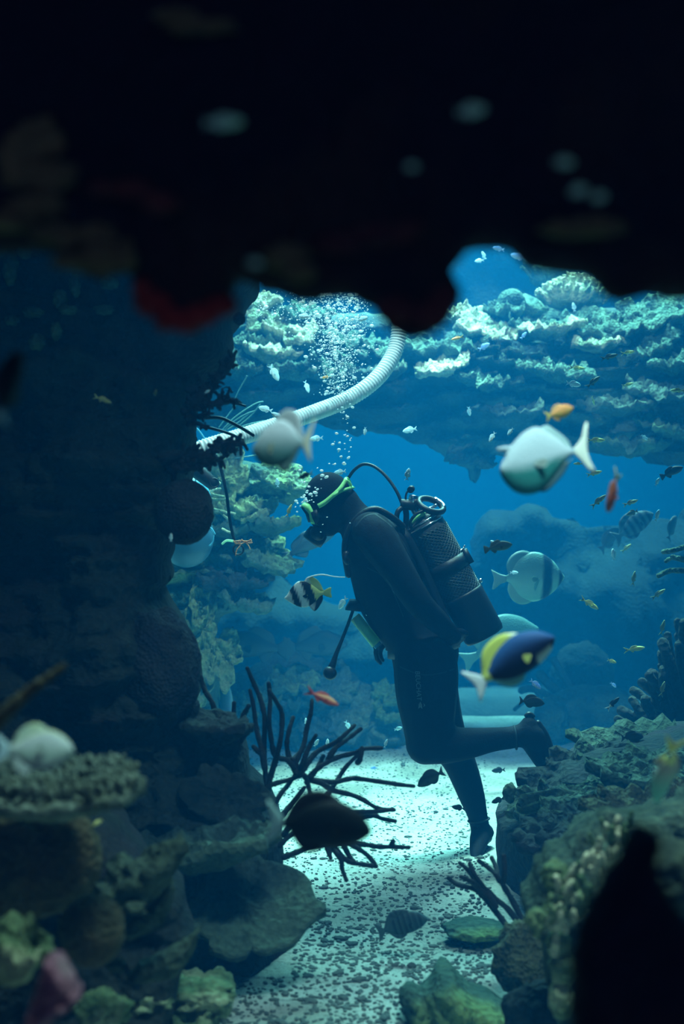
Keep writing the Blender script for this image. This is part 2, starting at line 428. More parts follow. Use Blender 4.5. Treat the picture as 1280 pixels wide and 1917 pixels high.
for k_, c_ in (('slate', (0.5, 1.0, 0.8)), ('slate_frame', (0.7, 1.0, 0.75))):
    m, t, b = base_mat('translucent_' + k_); df = t.nodes.new('ShaderNodeBsdfDiffuse'); tr = t.nodes.new('ShaderNodeBsdfTranslucent'); m1 = t.nodes.new('ShaderNodeMixShader')
    tc_ = t.nodes.new('ShaderNodeTexCoord'); wv = t.nodes.new('ShaderNodeTexNoise'); wv.inputs['Scale'].default_value = 25; rr_ = t.nodes.new('ShaderNodeMix'); rr_.data_type = 'RGBA'
    rr_.inputs[6].default_value = (*[x * 0.8 for x in c_], 1); rr_.inputs[7].default_value = (*c_, 1)
    t.links.new(tc_.outputs['Object'], wv.inputs['Vector']); t.links.new(wv.outputs['Fac'], rr_.inputs[0])
    for q in (df, tr): t.links.new(rr_.outputs[2], q.inputs['Color'])
    t.links.new(df.outputs[0], m1.inputs[1]); t.links.new(tr.outputs[0], m1.inputs[2])
    t.links.new(m1.outputs[0], [n for n in t.nodes if n.type == 'OUTPUT_MATERIAL'][0].inputs[0]); M[k_] = m
m, t, b = base_mat('air_bubble_skin')
df = t.nodes.new('ShaderNodeBsdfDiffuse'); tr = t.nodes.new('ShaderNodeBsdfTranslucent'); gl = t.nodes.new('ShaderNodeBsdfGlossy'); m1 = t.nodes.new('ShaderNodeMixShader'); m2 = t.nodes.new('ShaderNodeMixShader')
gl.inputs['Roughness'].default_value = 0.25
for q in (df, tr, gl): q.inputs['Color'].default_value = (0.97, 1, 1, 1)
t.links.new(df.outputs[0], m1.inputs[1]); t.links.new(tr.outputs[0], m1.inputs[2]); m2.inputs[0].default_value = 0.15
t.links.new(m1.outputs[0], m2.inputs[1]); t.links.new(gl.outputs[0], m2.inputs[2])
t.links.new(m2.outputs[0], [n for n in t.nodes if n.type == 'OUTPUT_MATERIAL'][0].inputs[0]); M['bubble'] = m

# ------------------------------------------------------------------ the setting
def sand_h(x, y):
    h = 0.03 * noise.noise(Vector((x * 1.3, y * 1.3, 0))) + 0.012 * noise.noise(Vector((x * 5, y * 5, 2)))
    if y > 10.1: h += 0.07 * min(1, (y - 10.1) / 0.12)          # low ridge where the far bank begins
    if y > 11.6: h += 0.10 * min(1, (y - 11.6) / 0.3)
    return h
def sand_sheet(name, y0, y1, ny, mat, pw=1.0, nx=150):
    g = G(); V = []
    for j in range(ny + 1):
        y = y0 + (y1 - y0) * (j / ny) ** pw
        for i in range(nx + 1):
            x = -7 + 14 * i / nx
            yy = y + (0.12 * noise.noise(Vector((x * 0.8, 3, 0))) if y > 10.05 else 0)
            V.append((x, yy, sand_h(x, y)))
    g.add(V, [(j * (nx + 1) + i, j * (nx + 1) + i + 1, (j + 1) * (nx + 1) + i + 1, (j + 1) * (nx + 1) + i) for j in range(ny) for i in range(nx)])
    return g.build(name, mat)
fl = sand_sheet('floor', -0.5, 10.1, 180, M['sand']); tag(fl, 'pale coral sand bed of the tank with dark speckles', kind='structure')
M['dark_sand'] = rock_mat('darker_sand', (0.04, 0.06, 0.07), (0.07, 0.09, 0.10), (0.05, 0.07, 0.08), 3, 0.3, 30)  # darker, bluer sand tone for the bank at the far end
fb = sand_sheet('sand_bank', 10.1, 18.5, 50, M['dark_sand']); tag(fb, 'darker sand bank at the far end', kind='structure')

# loose coral rubble on the sand
M['pebble'] = rock_mat('rubble_bits', (0.07, 0.09, 0.09), (0.2, 0.22, 0.2), (0.4, 0.42, 0.38), 3, 0.4, 20, bias=0.62)
g = G(); V1, F1 = ico(1)
for i in range(6200):
    y = 3.9 + 5.5 * random.random() ** 1.6; x = random.uniform(-0.55 if y < 4.4 else -0.16 - 0.12 * max(0, y - 5.2), 0.42 + 0.10 * (y - 4))
    r = random.uniform(0.003, 0.009) * (1.0 if y < 5.6 else 0.75) * (1 + (random.random() < 0.04) * 1.0)
    z = sand_h(x, y) + r * 0.25; a = random.random() * 6
    ca, sa = math.cos(a), math.sin(a); sx, sy, sz = r * random.uniform(0.8, 1.8), r, r * random.uniform(0.4, 0.8)
    g.add([(x + ca * v.x * sx - sa * v.y * sy, y + sa * v.x * sx + ca * v.y * sy, z + v.z * sz) for v in V1], F1)
pb = g.build('gravel', M['pebble'], smooth=False); tag(pb, 'dark coral rubble scattered over the pale sand bed', 'gravel', kind='stuff')

# ------------------------------------------------------------------ near overhang (above the camera's view, strongly out of focus)
over = [(-900, -260), (2300, -260), (2300, 600), (1900, 520), (1540, 560), (1280, 551), (1225, 545), (1180, 562), (1150, 552), (1112, 508), (1060, 500), (1000, 492), (965, 458), (915, 455),
        (880, 462), (842, 508), (866, 550), (842, 600), (800, 632), (768, 636), (725, 615), (700, 572), (655, 548), (600, 560),
        (545, 556), (480, 532), (445, 515), (430, 575), (390, 592), (355, 622), (325, 620), (270, 575), (252, 540), (245, 505), (170, 520),
        (120, 478), (60, 460), (-260, 462), (-600, 520), (-900, 480)]
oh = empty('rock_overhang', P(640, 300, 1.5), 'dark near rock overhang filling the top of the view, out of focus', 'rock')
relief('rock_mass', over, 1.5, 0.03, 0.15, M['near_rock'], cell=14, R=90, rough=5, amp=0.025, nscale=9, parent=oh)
def near_patch(name, mat, cpx, d, r, seed, lab=None, amp=0.25):
    g = G(); blob(g, P(cpx[0], cpx[1], d), (S(r[0], d), S(r[2], d), S(r[1], d)), amp, 2.2, 4, seed, ridge=0.15)
    o = g.build(name, mat, oh)
    if lab: o['label'] = lab
for i, (x, y, rx, ry) in enumerate([(285, 568, 34, 20), (318, 598, 30, 20), (345, 604, 26, 18), (378, 590, 30, 18), (415, 572, 28, 18), (268, 545, 18, 22)]):
    near_patch('sponge', M['red'], (x, y), 1.47, (rx, ry, 22), i + 1.0, 'dark red sponge along the lowest lobe', 0.4)
for i, (x, y, rx, ry) in enumerate([(195, 352, 32, 16), (245, 355, 40, 18), (300, 380, 34, 20), (640, 455, 50, 20), (710, 440, 60, 22), (770, 425, 24, 14)]):
    near_patch('crust', M['rust'], (x, y), 1.44, (rx, ry, 22), i + 12.0, None, 0.45)
for i, (x, y, rx, ry) in enumerate([(75, 260, 40, 36), (95, 330, 44, 30), (40, 300, 38, 50), (70, 385, 50, 20), (20, 415, 40, 18), (110, 440, 50, 22), (180, 440, 34, 20), (190, 485, 46, 24), (140, 490, 40, 14), (235, 480, 18, 26), (540, 480, 40, 24), (560, 510, 30, 16),
        (380, 50, 60, 14), (330, 30, 40, 12), (1060, 430, 44, 16), (1120, 425, 50, 18)]):
    near_patch('coral_crust', M['olive'], (x, y), 1.44, (rx, ry, 22), i + 24.0, None, 0.5)
for i, (x, y, rx, ry) in enumerate([(740, 580, 34, 26), (800, 590, 40, 24), (830, 560, 26, 26)]):
    near_patch('crust', M['rust'], (x, y), 1.46, (rx, ry, 22), i + 44.0, None, 0.4)

# ------------------------------------------------------------------ dark rock pillar on the left
pil = [(-220, 300), (520, 300), (480, 525), (462, 550), (455, 575), (432, 605), (431, 640), (432, 668), (420, 690), (395, 715), (370, 740), (362, 790), (360, 850), (356, 905),
       (350, 930), (352, 970), (335, 1000), (320, 1010), (312, 1050), (322, 1085), (300, 1105), (318, 1140), (335, 1165), (350, 1205), (366, 1260),
       (370, 1300), (352, 1345), (385, 1350), (440, 1362), (455, 1378), (462, 1420), (468, 1455), (500, 1500), (524, 1550), (532, 1600), (526, 1660), (538, 1720),
       (548, 1775), (520, 1815), (470, 1840), (420, 1860), (330, 1885), (-220, 1990)]
lp = empty('reef_pillar', P(300, 1850, 4.75), 'tall dark reef pillar on the left, standing on the sand', 'rock')
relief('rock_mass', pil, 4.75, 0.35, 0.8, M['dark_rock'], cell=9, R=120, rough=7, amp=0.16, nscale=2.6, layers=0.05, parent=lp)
g = G(); blob(g, P(344, 958, 4.45), (S(56, 4.45), 0.1, S(62, 4.45)), 0.06, 2, 4, 2.0); o = g.build('round_sponge', M['sponge'], lp); o['label'] = 'round dark sponge'
g = G(); blob(g, P(448, 597, 4.6), (S(12, 4.6),) * 3, 0.15, 2, 3, 2.5); g.build('round_sponge', M['sponge'], lp)
g = G(); blob(g, P(300, 1250, 4.5), (S(74, 4.5), 0.15, S(110, 4.5)), 0.10, 2, 5, 3.0); o = g.build('stippled_coral', M['sponge'], lp)
g = G(); blob(g, P(315, 1330, 4.6), (S(55, 4.6), 0.12, S(60, 4.6)), 0.10, 2, 4, 3.4); g.build('stippled_coral', M['sponge'], lp)
# pale crusts on its upper face
for i, (x, y, rx, ry) in enumerate([(20, 500, 12, 34), (62, 585, 20, 9), (112, 560, 12, 18), (140, 535, 10, 20), (128, 580, 16, 9), (195, 580, 18, 9), (205, 530, 16, 12),
                                     (70, 640, 14, 16), (105, 620, 10, 16), (22, 600, 14, 10), (8, 470, 16, 12), (45, 470, 12, 14)]):
    g = G(); blob(g, P(x, y, 4.28), (S(rx, 4.28), 0.04, S(ry, 4.28)), 0.35, 2, 3, i); g.build('coral_crust', M['reef'], lp)
# dark shelves low on the pillar
def shelf(par, name, mat, px, py, d, rx, ry, tilt=0.3, roll=0.0, seed=0.0, th=0.03, lab=None, **k):
    g = G(); plate(g, P(px, py, d), S(rx, d), S(ry, d), tilt, roll, th, seed, **k); o = g.build(name, mat, par)
    if lab: o['label'] = lab
    return o
shelf(lp, 'coral_shelf', M['dark_rock'], 425, 1500, 4.45, 85, 60, 0.9, 0.3, 1.0, lab='dark drooping shelf coral')
shelf(lp, 'coral_shelf', M['arch'], 380, 1592, 4.2, 150, 60, 0.25, -0.10, 2.0, bump=0.03)
shelf(lp, 'coral_shelf', M['arch'], 460, 1700, 4.3, 120, 110, 0.75, 0.12, 3.0, bump=0.02)
shelf(lp, 'coral_shelf', M['dark_rock'], 395, 1360, 4.55, 75, 60, 0.1, 0.1, 4.0)

# ------------------------------------------------------------------ knobbly black branches on the pillar's edge
def knobby(par, pts, d, r, seed, knobs=1.0):
    g = G(); rnd = random.Random(seed); sp = smooth_pts([(x, y) for x, y in pts], 5)
    n = len(sp); W = [P(x, y, d + 0.02 * math.sin(i * 0.5 + seed)) for i, (x, y) in enumerate(sp)]
    rr = [S(r * (1 - 0.45 * i / n) * rnd.uniform(0.8, 1.25), d) for i in range(n)]
    g.tube(W, rr, 8)
    for i in range(2, n):
        for k in range(2):
            if rnd.random() < 0.75 * knobs:
                a = rnd.uniform(0, 2 * PI); dr = Vector((math.cos(a), rnd.uniform(-0.5, 0.5), math.sin(a)))
                L = S(r * rnd.uniform(1.1, 2.1), d); q = W[i] + dr * L
                g.tube([W[i], W[i] + dr * L * 0.6 + Vector((0, 0, L * 0.1)), q], [rr[i] * 0.7, rr[i] * 0.55, rr[i] * 0.5], 6)
    return g.build('branch', M['black_coral'], par)
kc = empty('branching_coral', P(360, 760, 4.5), 'knobbly black branching coral on the pillar edge above the hose', 'coral')
for i, (pp, r) in enumerate([([(350, 765), (385, 735), (405, 710), (425, 690), (436, 672)], 9), ([(352, 745), (375, 750), (395, 735), (408, 715)], 6), ([(350, 755), (378, 742), (370, 700)], 5),
        ([(345, 770), (370, 762), (400, 756), (425, 752), (442, 750)], 8), ([(405, 755), (415, 742), (416, 728)], 4), ([(415, 752), (424, 742), (430, 728)], 4),
        ([(350, 765), (375, 735), (402, 715)], 8), ([(360, 760), (380, 745), (404, 713)], 5), ([(352, 730), (378, 725), (400, 712)], 8), ([(350, 782), (372, 780), (390, 775)], 7),
        ([(352, 795), (372, 793), (386, 803)], 6), ([(430, 670), (410, 700), (396, 722), (370, 735)], 8)]):
    knobby(kc, pp, 4.5, r, i + 3)
kc2 = empty('branching_coral', P(360, 865, 4.5), 'knobbly black coral branch crossing in front of the lower end of the white hose', 'coral')
for i, (pp, r) in enumerate([([(300, 870), (345, 860), (380, 855), (405, 840), (425, 832), (454, 829)], 11), ([(340, 868), (370, 868), (395, 862), (414, 860)], 9),
        ([(318, 880), (345, 876), (372, 872), (385, 862)], 10), ([(432, 834), (438, 840), (441, 846)], 5), ([(395, 848), (408, 836), (412, 828)], 6), ([(300, 858), (335, 852), (365, 850)], 11)]):
    knobby(kc2, pp, 4.5, r, i + 31)
# two smooth whips over the hose
g = G(); wh = empty('sea_whip', P(380, 785, 5.2), 'two dark smooth whips curving down over the white hose', 'coral')
for pp, r in (([(375, 783), (410, 782), (435, 792), (460, 806), (474, 815)], 3.2), ([(385, 800), (400, 803), (430, 812), (455, 824)], 2.8), ([(436, 754), (448, 757), (459, 760)], 2.2)):
    g = G(); g.tube([P(x, y, 5.2) for x, y in smooth_pts(pp, 5)], S(r, 5.2), 8); g.build('branch', M['rubber'], wh)
# pale thin whips behind
ww = empty('sea_whip', P(400, 850, 7.5), 'thin pale sea whips fanning out behind the white hose', 'coral')
for i, pp in enumerate([[(395, 830), (430, 790), (455, 770), (480, 755), (492, 752)], [(400, 835), (425, 800), (455, 778), (478, 769)], [(420, 830), (445, 800), (470, 778), (487, 757)],
                         [(430, 815), (450, 800), (475, 792), (500, 788)], [(435, 760), (445, 735), (458, 712), (462, 704)], [(410, 800), (425, 780), (440, 760)], [(440, 840), (470, 815), (500, 800)],
                         [(405, 850), (430, 858), (455, 856), (480, 852)], [(425, 805), (445, 792), (465, 775)]]):
    g = G(); g.tube([P(x, y, 7.4) for x, y in smooth_pts(pp, 4)], S(1.3, 7.4), 5); g.build('branch', M['weed'], ww)

# ------------------------------------------------------------------ the arch of reef
def arch_y(px, py): return 0.9 * max(0, (700 - py) / 200.0)
arch_out = [(300, 430), (840, 520), (880, 440), (975, 470), (1020, 500), (1100, 505), (1150, 545), (1260, 560), (1500, 560), (1500, 900), (1290, 872), (1240, 868), (1215, 850), (1190, 858), (1130, 850), (1100, 842), (1060, 850),
            (985, 852), (930, 852), (905, 862), (895, 895), (888, 910), (880, 880), (862, 872), (830, 848), (800, 832), (760, 828), (730, 812), (690, 808), (670, 818), (640, 805),
            (600, 795), (560, 790), (520, 795), (470, 800), (420, 800), (300, 800)]
arch_out = [(300, 545), (500, 545), (620, 560), (760, 560), (860, 555), (880, 575), (930, 560), (985, 540), (1010, 500), (1040, 520), (1100, 540), (1150, 545), (1260, 560), (1500, 560)] + arch_out[9:]
ra = empty('reef_arch', P(900, 800, 8.6), 'wide reef arch with lit plate corals spanning above the diver', 'rock')
relief('rock_mass', arch_out, 8.6, 0.30, 1.2, M['arch'], cell=7, R=110, rough=7, amp=0.28, nscale=1.7, layers=0.22, parent=ra, slope=arch_y)
relief('gap_dimmer', [(300, 380), (1500, 380), (1500, 640), (300, 640)], 10.0, 0.1, 0.3, M['backwall'], cell=16, R=80, rough=10, amp=0.2, nscale=1.5, parent=ra)  # added rock slab: shortens the lit haze so the gap over the arch darkens
AP = [  # px, py, rx, ry, tilt, roll, mat
    (905, 612, 62, 45, 0.45, 0.35, 'plate'), (935, 625, 34, 30, 0.35, 0.1, 'plate'), (870, 600, 34, 30, 0.6, 0.4, 'plate'), (1025, 618, 68, 35, 0.16, -0.1, 'plate'),
    (1118, 642, 50, 35, 0.28, -0.05, 'plate'), (955, 582, 52, 35, 0.3, 0.0, 'plate_green'), (985, 600, 40, 30, 0.5, 0.2, 'plate_green'),
    (832, 685, 46, 30, 0.35, -0.25, 'plate'), (818, 655, 70, 36, 0.25, 0.0, 'plate_green'), (750, 650, 46, 26, 0.22, -0.1, 'plate_green'),
    (915, 715, 52, 30, 0.28, 0.1, 'plate_green'), (965, 670, 52, 36, 0.5, 0.15, 'plate_green'), (1040, 695, 60, 32, 0.25, 0.12, 'plate_green'),
    (1215, 655, 52, 30, 0.35, -0.45, 'plate_green'), (1190, 600, 80, 50, 0.4, -0.15, 'plate_green'), (1240, 580, 60, 40, 0.6, -0.2, 'plate_green'),
    (1110, 610, 55, 40, 0.5, -0.1, 'plate_green'), (1255, 680, 40, 28, 0.2, -0.2, 'plate_green'), (1230, 735, 60, 34, 0.3, 0.1, 'arch'),
    (530, 612, 58, 40, 0.5, 0.1, 'plate'), (545, 634, 48, 28, 0.3, 0.3, 'plate'), (490, 594, 34, 24, 0.3, 0.15, 'plate'), (505, 660, 46, 24, 0.16, 0.1, 'plate'), (480, 568, 44, 26, 0.35, 0.0, 'plate'),
    (475, 640, 40, 22, 0.25, 0.1, 'plate_green'), (570, 590, 50, 30, 0.4, 0.1, 'plate_green'), (560, 690, 60, 25, 0.12, -0.2, 'plate_green'), (650, 640, 60, 30, 0.3, 0.1, 'plate_green'),
    (690, 668, 60, 28, 0.2, -0.15, 'plate_green'), (620, 700, 50, 26, 0.2, 0.0, 'plate_green'), (450, 690, 40, 26, 0.2, 0.1, 'plate_green'),
    (700, 700, 55, 26, 0.18, -0.1, 'arch'), (1150, 760, 70, 34, 0.2, 0.0, 'arch'), (960, 775, 70, 30, 0.15, 0.0, 'arch'), (1250, 800, 60, 34, 0.3, 0.2, 'reef'), (1180, 835, 70, 30, 0.2, 0.0, 'reef')]
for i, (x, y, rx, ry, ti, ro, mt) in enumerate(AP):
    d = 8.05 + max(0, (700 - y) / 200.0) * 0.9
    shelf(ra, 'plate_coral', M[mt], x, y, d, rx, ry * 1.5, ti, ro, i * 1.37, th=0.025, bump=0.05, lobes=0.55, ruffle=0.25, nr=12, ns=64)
# feathery ragged fringe hanging below its middle
for i in range(9):
    x = 850 + i * 8; shelf(ra, 'hanging_crust', M['arch'], x, 850 + 5 * math.sin(i) + (i > 4) * 8, 8.3, 14, 20, 0.5, 0.9, i * 2.2, th=0.03, bump=0.03)

# table coral with many short fingers, and neighbours, on top of the arch
def bushy(par, name, mat, c, R, flat, nf, flen, fr, seed, dirbias=(0, -0.3, 0.8), sub=2):
    rnd = random.Random(seed); c = Vector(c); g = G()
    for i in range(nf):
        a = rnd.uniform(0, 2 * PI); u = math.sqrt(rnd.random()); x = R * u * math.cos(a); y = R * u * math.sin(a) * 0.8
        z = R * flat * (1 - u * u); b = c + Vector((x, y, z))
        dr = (Vector((x / R * 0.8, y / R * 0.8, 0)) + Vector(dirbias) + Vector((rnd.uniform(-.3, .3), rnd.uniform(-.3, .3), 0))).normalized()
        L = flen * rnd.uniform(0.7, 1.2)
        g.tube([b - dr * L * 0.6, b + dr * L * 0.2, b + dr * L], [fr * 1.2, fr, fr * 0.75], 6)
        for k in range(sub):
            d2 = (dr + Vector((rnd.uniform(-1, 1), rnd.uniform(-1, 1), rnd.uniform(-.2, .6))) * 0.7).normalized(); q = b + dr * L * rnd.uniform(0.2, 0.7)
            g.tube([q, q + d2 * L * 0.5], [fr * 0.8, fr * 0.6], 5)
    blob(g, c + Vector((0, 0, R * flat * 0.2)), (R * 0.95, R * 0.75, R * flat * 0.8), 0.1, 2, 3, seed)
    return g.build(name, mat, par)
tc = empty('table_coral', P(1082, 560, 8.8), 'pale domed table coral with stubby fingers on top of the arch', 'coral')
bushy(tc, 'fingers', M['plate'], P(1075, 562, 8.8), S(62, 8.8), 0.55, 150, 0.055, 0.013, 5)
tc2 = empty('staghorn_coral', P(1010, 550, 9.0), 'thin branching green coral beside the domed table coral on the arch', 'coral')
bushy(tc2, 'fingers', M['plate_green'], P(1018, 520, 9.0), S(30, 9), 1.1, 46, 0.07, 0.013, 6)
tc3 = empty('staghorn_coral', P(1060, 530, 9.2), 'curved finger coral just behind the domed table coral', 'coral')
bushy(tc3, 'fingers', M['plate_green'], P(1068, 520, 9.3), S(45, 9.3), 0.5, 50, 0.08, 0.014, 7, (-0.8, 0, 0.5))
rc = G(); blob(rc, P(957, 568, 8.7), S(27, 8.7), 0.05, 2, 4, 1, grooves=0.01); o = rc.build('brain_coral', M['plate_green'], loc=P(957, 568, 8.7)); tag(o, 'smooth round green coral head on top of the arch', 'coral')

# ------------------------------------------------------------------ reef column behind, left of the diver
mr = empty('reef_column', P(430, 1440, 7.6), 'greenish reef column rising behind the dark pillar, with jutting shelves', 'rock')
relief('rock_mass', [(240, 840), (400, 850), (440, 850), (480, 870), (520, 868), (560, 870), (585, 905), (560, 930), (545, 950), (520, 940), (500, 945), (495, 990), (470, 1010), (500, 1020), (540, 1045), (520, 1060), (470, 1060),
       (455, 1085), (430, 1100), (470, 1130), (440, 1140), (405, 1160), (400, 1220), (420, 1260), (405, 1300), (400, 1400), (430, 1460), (200, 1500)], 7.7, 0.2, 0.9, M['reef'], cell=6, R=60, rough=8, amp=0.25, nscale=2.2, layers=0.12, parent=mr)
for i, (x, y, rx, ry, ti, ro, mt) in enumerate([(500, 980, 45, 30, 0.12, 0.05, 'reef'), (500, 1045, 62, 40, 0.5, 0.35, 'reef'), (430, 1085, 70, 40, 0.3, 0.0, 'dark_rock'), (455, 1120, 52, 34, 0.4, 0.3, 'reef'),
        (470, 955, 45, 34, 0.6, 0.0, 'yellow'), (520, 890, 50, 34, 0.5, 0.2, 'reef'), (420, 905, 40, 60, 1.2, 0.2, 'yellow'), (440, 950, 40, 30, 0.3, 0.0, 'yellow'), (430, 985, 42, 26, 0.3, 0.0, 'reef'),
        (560, 905, 36, 30, 0.4, 0.3, 'reef'), (420, 1230, 34, 40, 1.2, 0.1, 'yellow'), (380, 1180, 30, 60, 1.3, 0.0, 'yellow'), (365, 1290, 30, 60, 1.3, 0.2, 'yellow'), (345, 1200, 26, 40, 1.3, 0.0, 'yellow'), (372, 1130, 16, 40, 1.3, 0.0, 'yellow')]):
    shelf(mr, 'coral_shelf', M[mt], x, y, 7.35, rx, ry * 1.2, ti, ro, i * 1.9 + 3, th=0.03, bump=0.04, lobes=0.5, ruffle=0.2)
st = empty('staghorn_coral', P(395, 960, 7.2), 'pale twiggy staghorn coral behind the hanging cable', 'coral')
for i, pp in enumerate([[(382, 918), (400, 926), (420, 930)], [(384, 930), (400, 935), (424, 934)], [(385, 925), (392, 910), (404, 900)], [(388, 928), (396, 918), (412, 915)], [(400, 953), (420, 958), (424, 960)],
                        [(398, 958), (412, 956)], [(432, 960), (440, 962)], [(404, 900), (412, 905)], [(418, 965), (428, 972)], [(416, 990), (428, 996), (434, 997)]]):
    g = G(); g.tube([P(x, y, 7.1) for x, y in smooth_pts(pp, 3)], S(2.1, 7.1), 6); g.build('branch', M['plate'], st)

# low reef behind on the sand
lr = empty('low_reef', P(620, 1440, 9.3), 'low hazy reef mound on the sand behind the black finger coral', 'rock')
relief('rock_mass', [(380, 1300), (430, 1270), (470, 1250), (505, 1225), (540, 1215), (600, 1235), (650, 1260), (690, 1280), (730, 1300), (800, 1330), (790, 1390), (745, 1405), (715, 1420), (660, 1422), (600, 1430), (540, 1432), (470, 1455), (380, 1460)],
       9.0, 0.3, 0.8, M['far'], cell=7, R=90, rough=9, amp=0.3, nscale=1.8, layers=0.08, parent=lr)
for i, (x, y, rx, ry, ti, ro, mt) in enumerate([(545, 1275, 45, 30, 0.7, 0.0, 'yellow'), (505, 1300, 30, 24, 0.6, 0.2, 'yellow'), (560, 1305, 38, 30, 0.6, 0.1, 'reef'), (620, 1290, 50, 40, 0.9, 0.2, 'far'), (600, 1350, 40, 40, 1.1, 0.0, 'far'),
        (655, 1330, 40, 50, 1.1, 0.2, 'far'), (450, 1330, 30, 30, 0.8, 0.0, 'yellow'), (560, 1370, 26, 40, 1.0, 0.0, 'reef'), (728, 1300, 30, 24, 0.7, 0.3, 'reef'), (725, 1330, 26, 24, 0.7, 0.3, 'reef')]):
    shelf(lr, 'coral_shelf', M[mt], x, y, 8.65, rx, ry * 1.1, ti, ro, i * 2.3 + 9, th=0.04, bump=0.05, lobes=0.5)
for (x, y, s, lab) in ((633, 1275, 0, ''),):
    pass
# far back wall of reef
bw = G(); relief_out = [(-600, 1000), (300, 1010), (480, 1040), (600, 1130), (760, 1150), (860, 1120), (900, 965), (980, 950), (1090, 985), (1180, 975), (1300, 960), (1800, 900), (1800, 1300), (1100, 1298), (840, 1303), (600, 1298), (-600, 1300)]
fw = relief('wall_back', relief_out, 11.3, 0.3, 1.0, M['backwall'], cell=14, R=120, rough=22, amp=0.6, nscale=0.9, layers=0.1)
tag(fw, 'hazy far reef wall at the back of the tank', kind='structure')

# boulders and the encrusted anchor on the right
def boulder(name, px, py, d, r, mat, label, seed, cat='rock', amp=0.15, base=None):
    g = G(); c = P(px, py, d)
    blob(g, c, (S(r[0], d), S(r[2] if len(r) > 2 else r[0], d), S(r[1], d)), amp, 1.6, 5, seed, ridge=0.12)
    o = g.build(name, mat, loc=c); tag(o, label, cat); return o
boulder('boulder', 1110, 1345, 9.2, (95, 62), M['arch'], 'large hazy boulder behind the diver\'s raised foot', 1.0)
boulder('boulder', 1032, 1350, 8.9, (32, 48), M['arch'], 'smaller hazy boulder at the foot of the anchor', 2.0)
boulder('boulder', 1090, 1265, 10.2, (62, 60), M['dark_rock'], 'dim rounded boulder behind the encrusted anchor', 3.0)
an = empty('anchor', P(1040, 1345, 9.4), 'old encrusted anchor leaning behind the raised foot', 'anchor')
for pp, r in (([(1036, 1235), (1060, 1275), (1085, 1315), (1098, 1340)], 7), ([(1010, 1262), (1030, 1285), (1060, 1305)], 9), ([(975, 1293), (1000, 1290), (1050, 1312), (1095, 1318)], 7), ([(1012, 1318), (1030, 1338), (1050, 1350)], 12), ([(963, 1328), (975, 1318), (990, 1308)], 4), ([(1000, 1282), (1010, 1305), (1020, 1325)], 6)):
    g = G(); g.tube([P(x, y, 9.4) for x, y in smooth_pts(pp, 3)], S(r, 9.4), 8); g.build('bar', M['iron'], an)

# ------------------------------------------------------------------ right reef mound
rm = empty('reef_mound', P(1150, 1700, 5.3), 'dark reef mound on the right that the diver\'s toes rest on', 'rock')
relief('rock_mass', [(1600, 1340), (1280, 1370), (1200, 1385), (1120, 1405), (1060, 1428), (1030, 1445), (1000, 1470), (985, 1500), (960, 1530), (930, 1545), (938, 1580), (930, 1620), (950, 1680), (975, 1740), (990, 1790), (1000, 1880), (1020, 1990), (1600, 1990)],
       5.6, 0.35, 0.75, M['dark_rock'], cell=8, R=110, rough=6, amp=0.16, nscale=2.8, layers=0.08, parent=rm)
for i, (x, y, d, rx, ry, ti, ro, mt) in enumerate([(1080, 1455, 5.55, 110, 70, 0.35, -0.28, 'dark_rock'), (1190, 1410, 5.7, 130, 90, 0.30, -0.05, 'fore'), (1165, 1490, 5.2, 145, 90, 0.28, -0.22, 'fore'), (1042, 1532, 5.3, 68, 60, 0.5, -0.45, 'fore'),
        (1220, 1520, 4.6, 120, 70, 0.4, 0.0, 'brain'), (1060, 1560, 5.0, 100, 70, 0.35, -0.1, 'dark_rock'), (1230, 1450, 5.2, 110, 80, 0.35, 0.0, 'fore'), (1140, 1560, 4.8, 120, 70, 0.4, -0.2, 'dark_rock')]):
    shelf(rm, 'plate_coral', M[mt], x, y, d, rx, ry, ti, ro, i * 3.1 + 20, th=0.035, bump=0.035, lobes=0.45)
shelf(rm, 'plate_coral', M['fore'], 1000, 1508, 5.4, 46, 50, 0.45, -0.5, 77.0, th=0.03, bump=0.03)
pc = G(); blob(pc, P(955, 1485, 5.55), (S(15, 5.5), 0.03, S(19, 5.5)), 0.2, 2, 3, 3); o = pc.build('cup_coral', M['fore'], rm); o['label'] = 'small pale cup coral at the mound edge'

# right dark finger coral clump
def finger_clump(name, label, base, d, fingers, mat, parent=None):
    e = empty(name, P(*base, d), label, 'coral')
    for i, (pp, r) in enumerate(fingers):
        g = G(); sp = smooth_pts(pp, 4); n = len(sp); rnd = random.Random(i)
        g.tube([P(x, y, d + 0.06 * math.sin(i * 2.1) + 0.03 * math.sin(k * 0.6 + i)) for k, (x, y) in enumerate(sp)], [S(r * rnd.uniform(0.88, 1.15), d) for _ in sp], 8)
        g.build('branch', mat, e)
    return e
rnd = random.Random(11); fg = []
for i in range(46):
    a = math.radians(rnd.uniform(95, 165)); bx, by = 1290 + rnd.uniform(-40, 60), 1390 + rnd.uniform(-60, 20)
    tx = 1155 + (i % 12) * 11 + rnd.uniform(-6, 6); ty = 1345 - (tx - 1150) * 1.5 + rnd.uniform(-10, 25) + (i // 12) * 34
    ty = max(ty, 1130)
    fg.append(([(bx, by), ((bx + tx) / 2 + rnd.uniform(-8, 8), (by + ty) / 2 + 10), (tx, ty)], rnd.uniform(7, 11)))
finger_clump('finger_coral', 'dense dark finger coral clump standing at the right edge above the mound', (1270, 1400), 6.4, fg, M['dark_rock'])
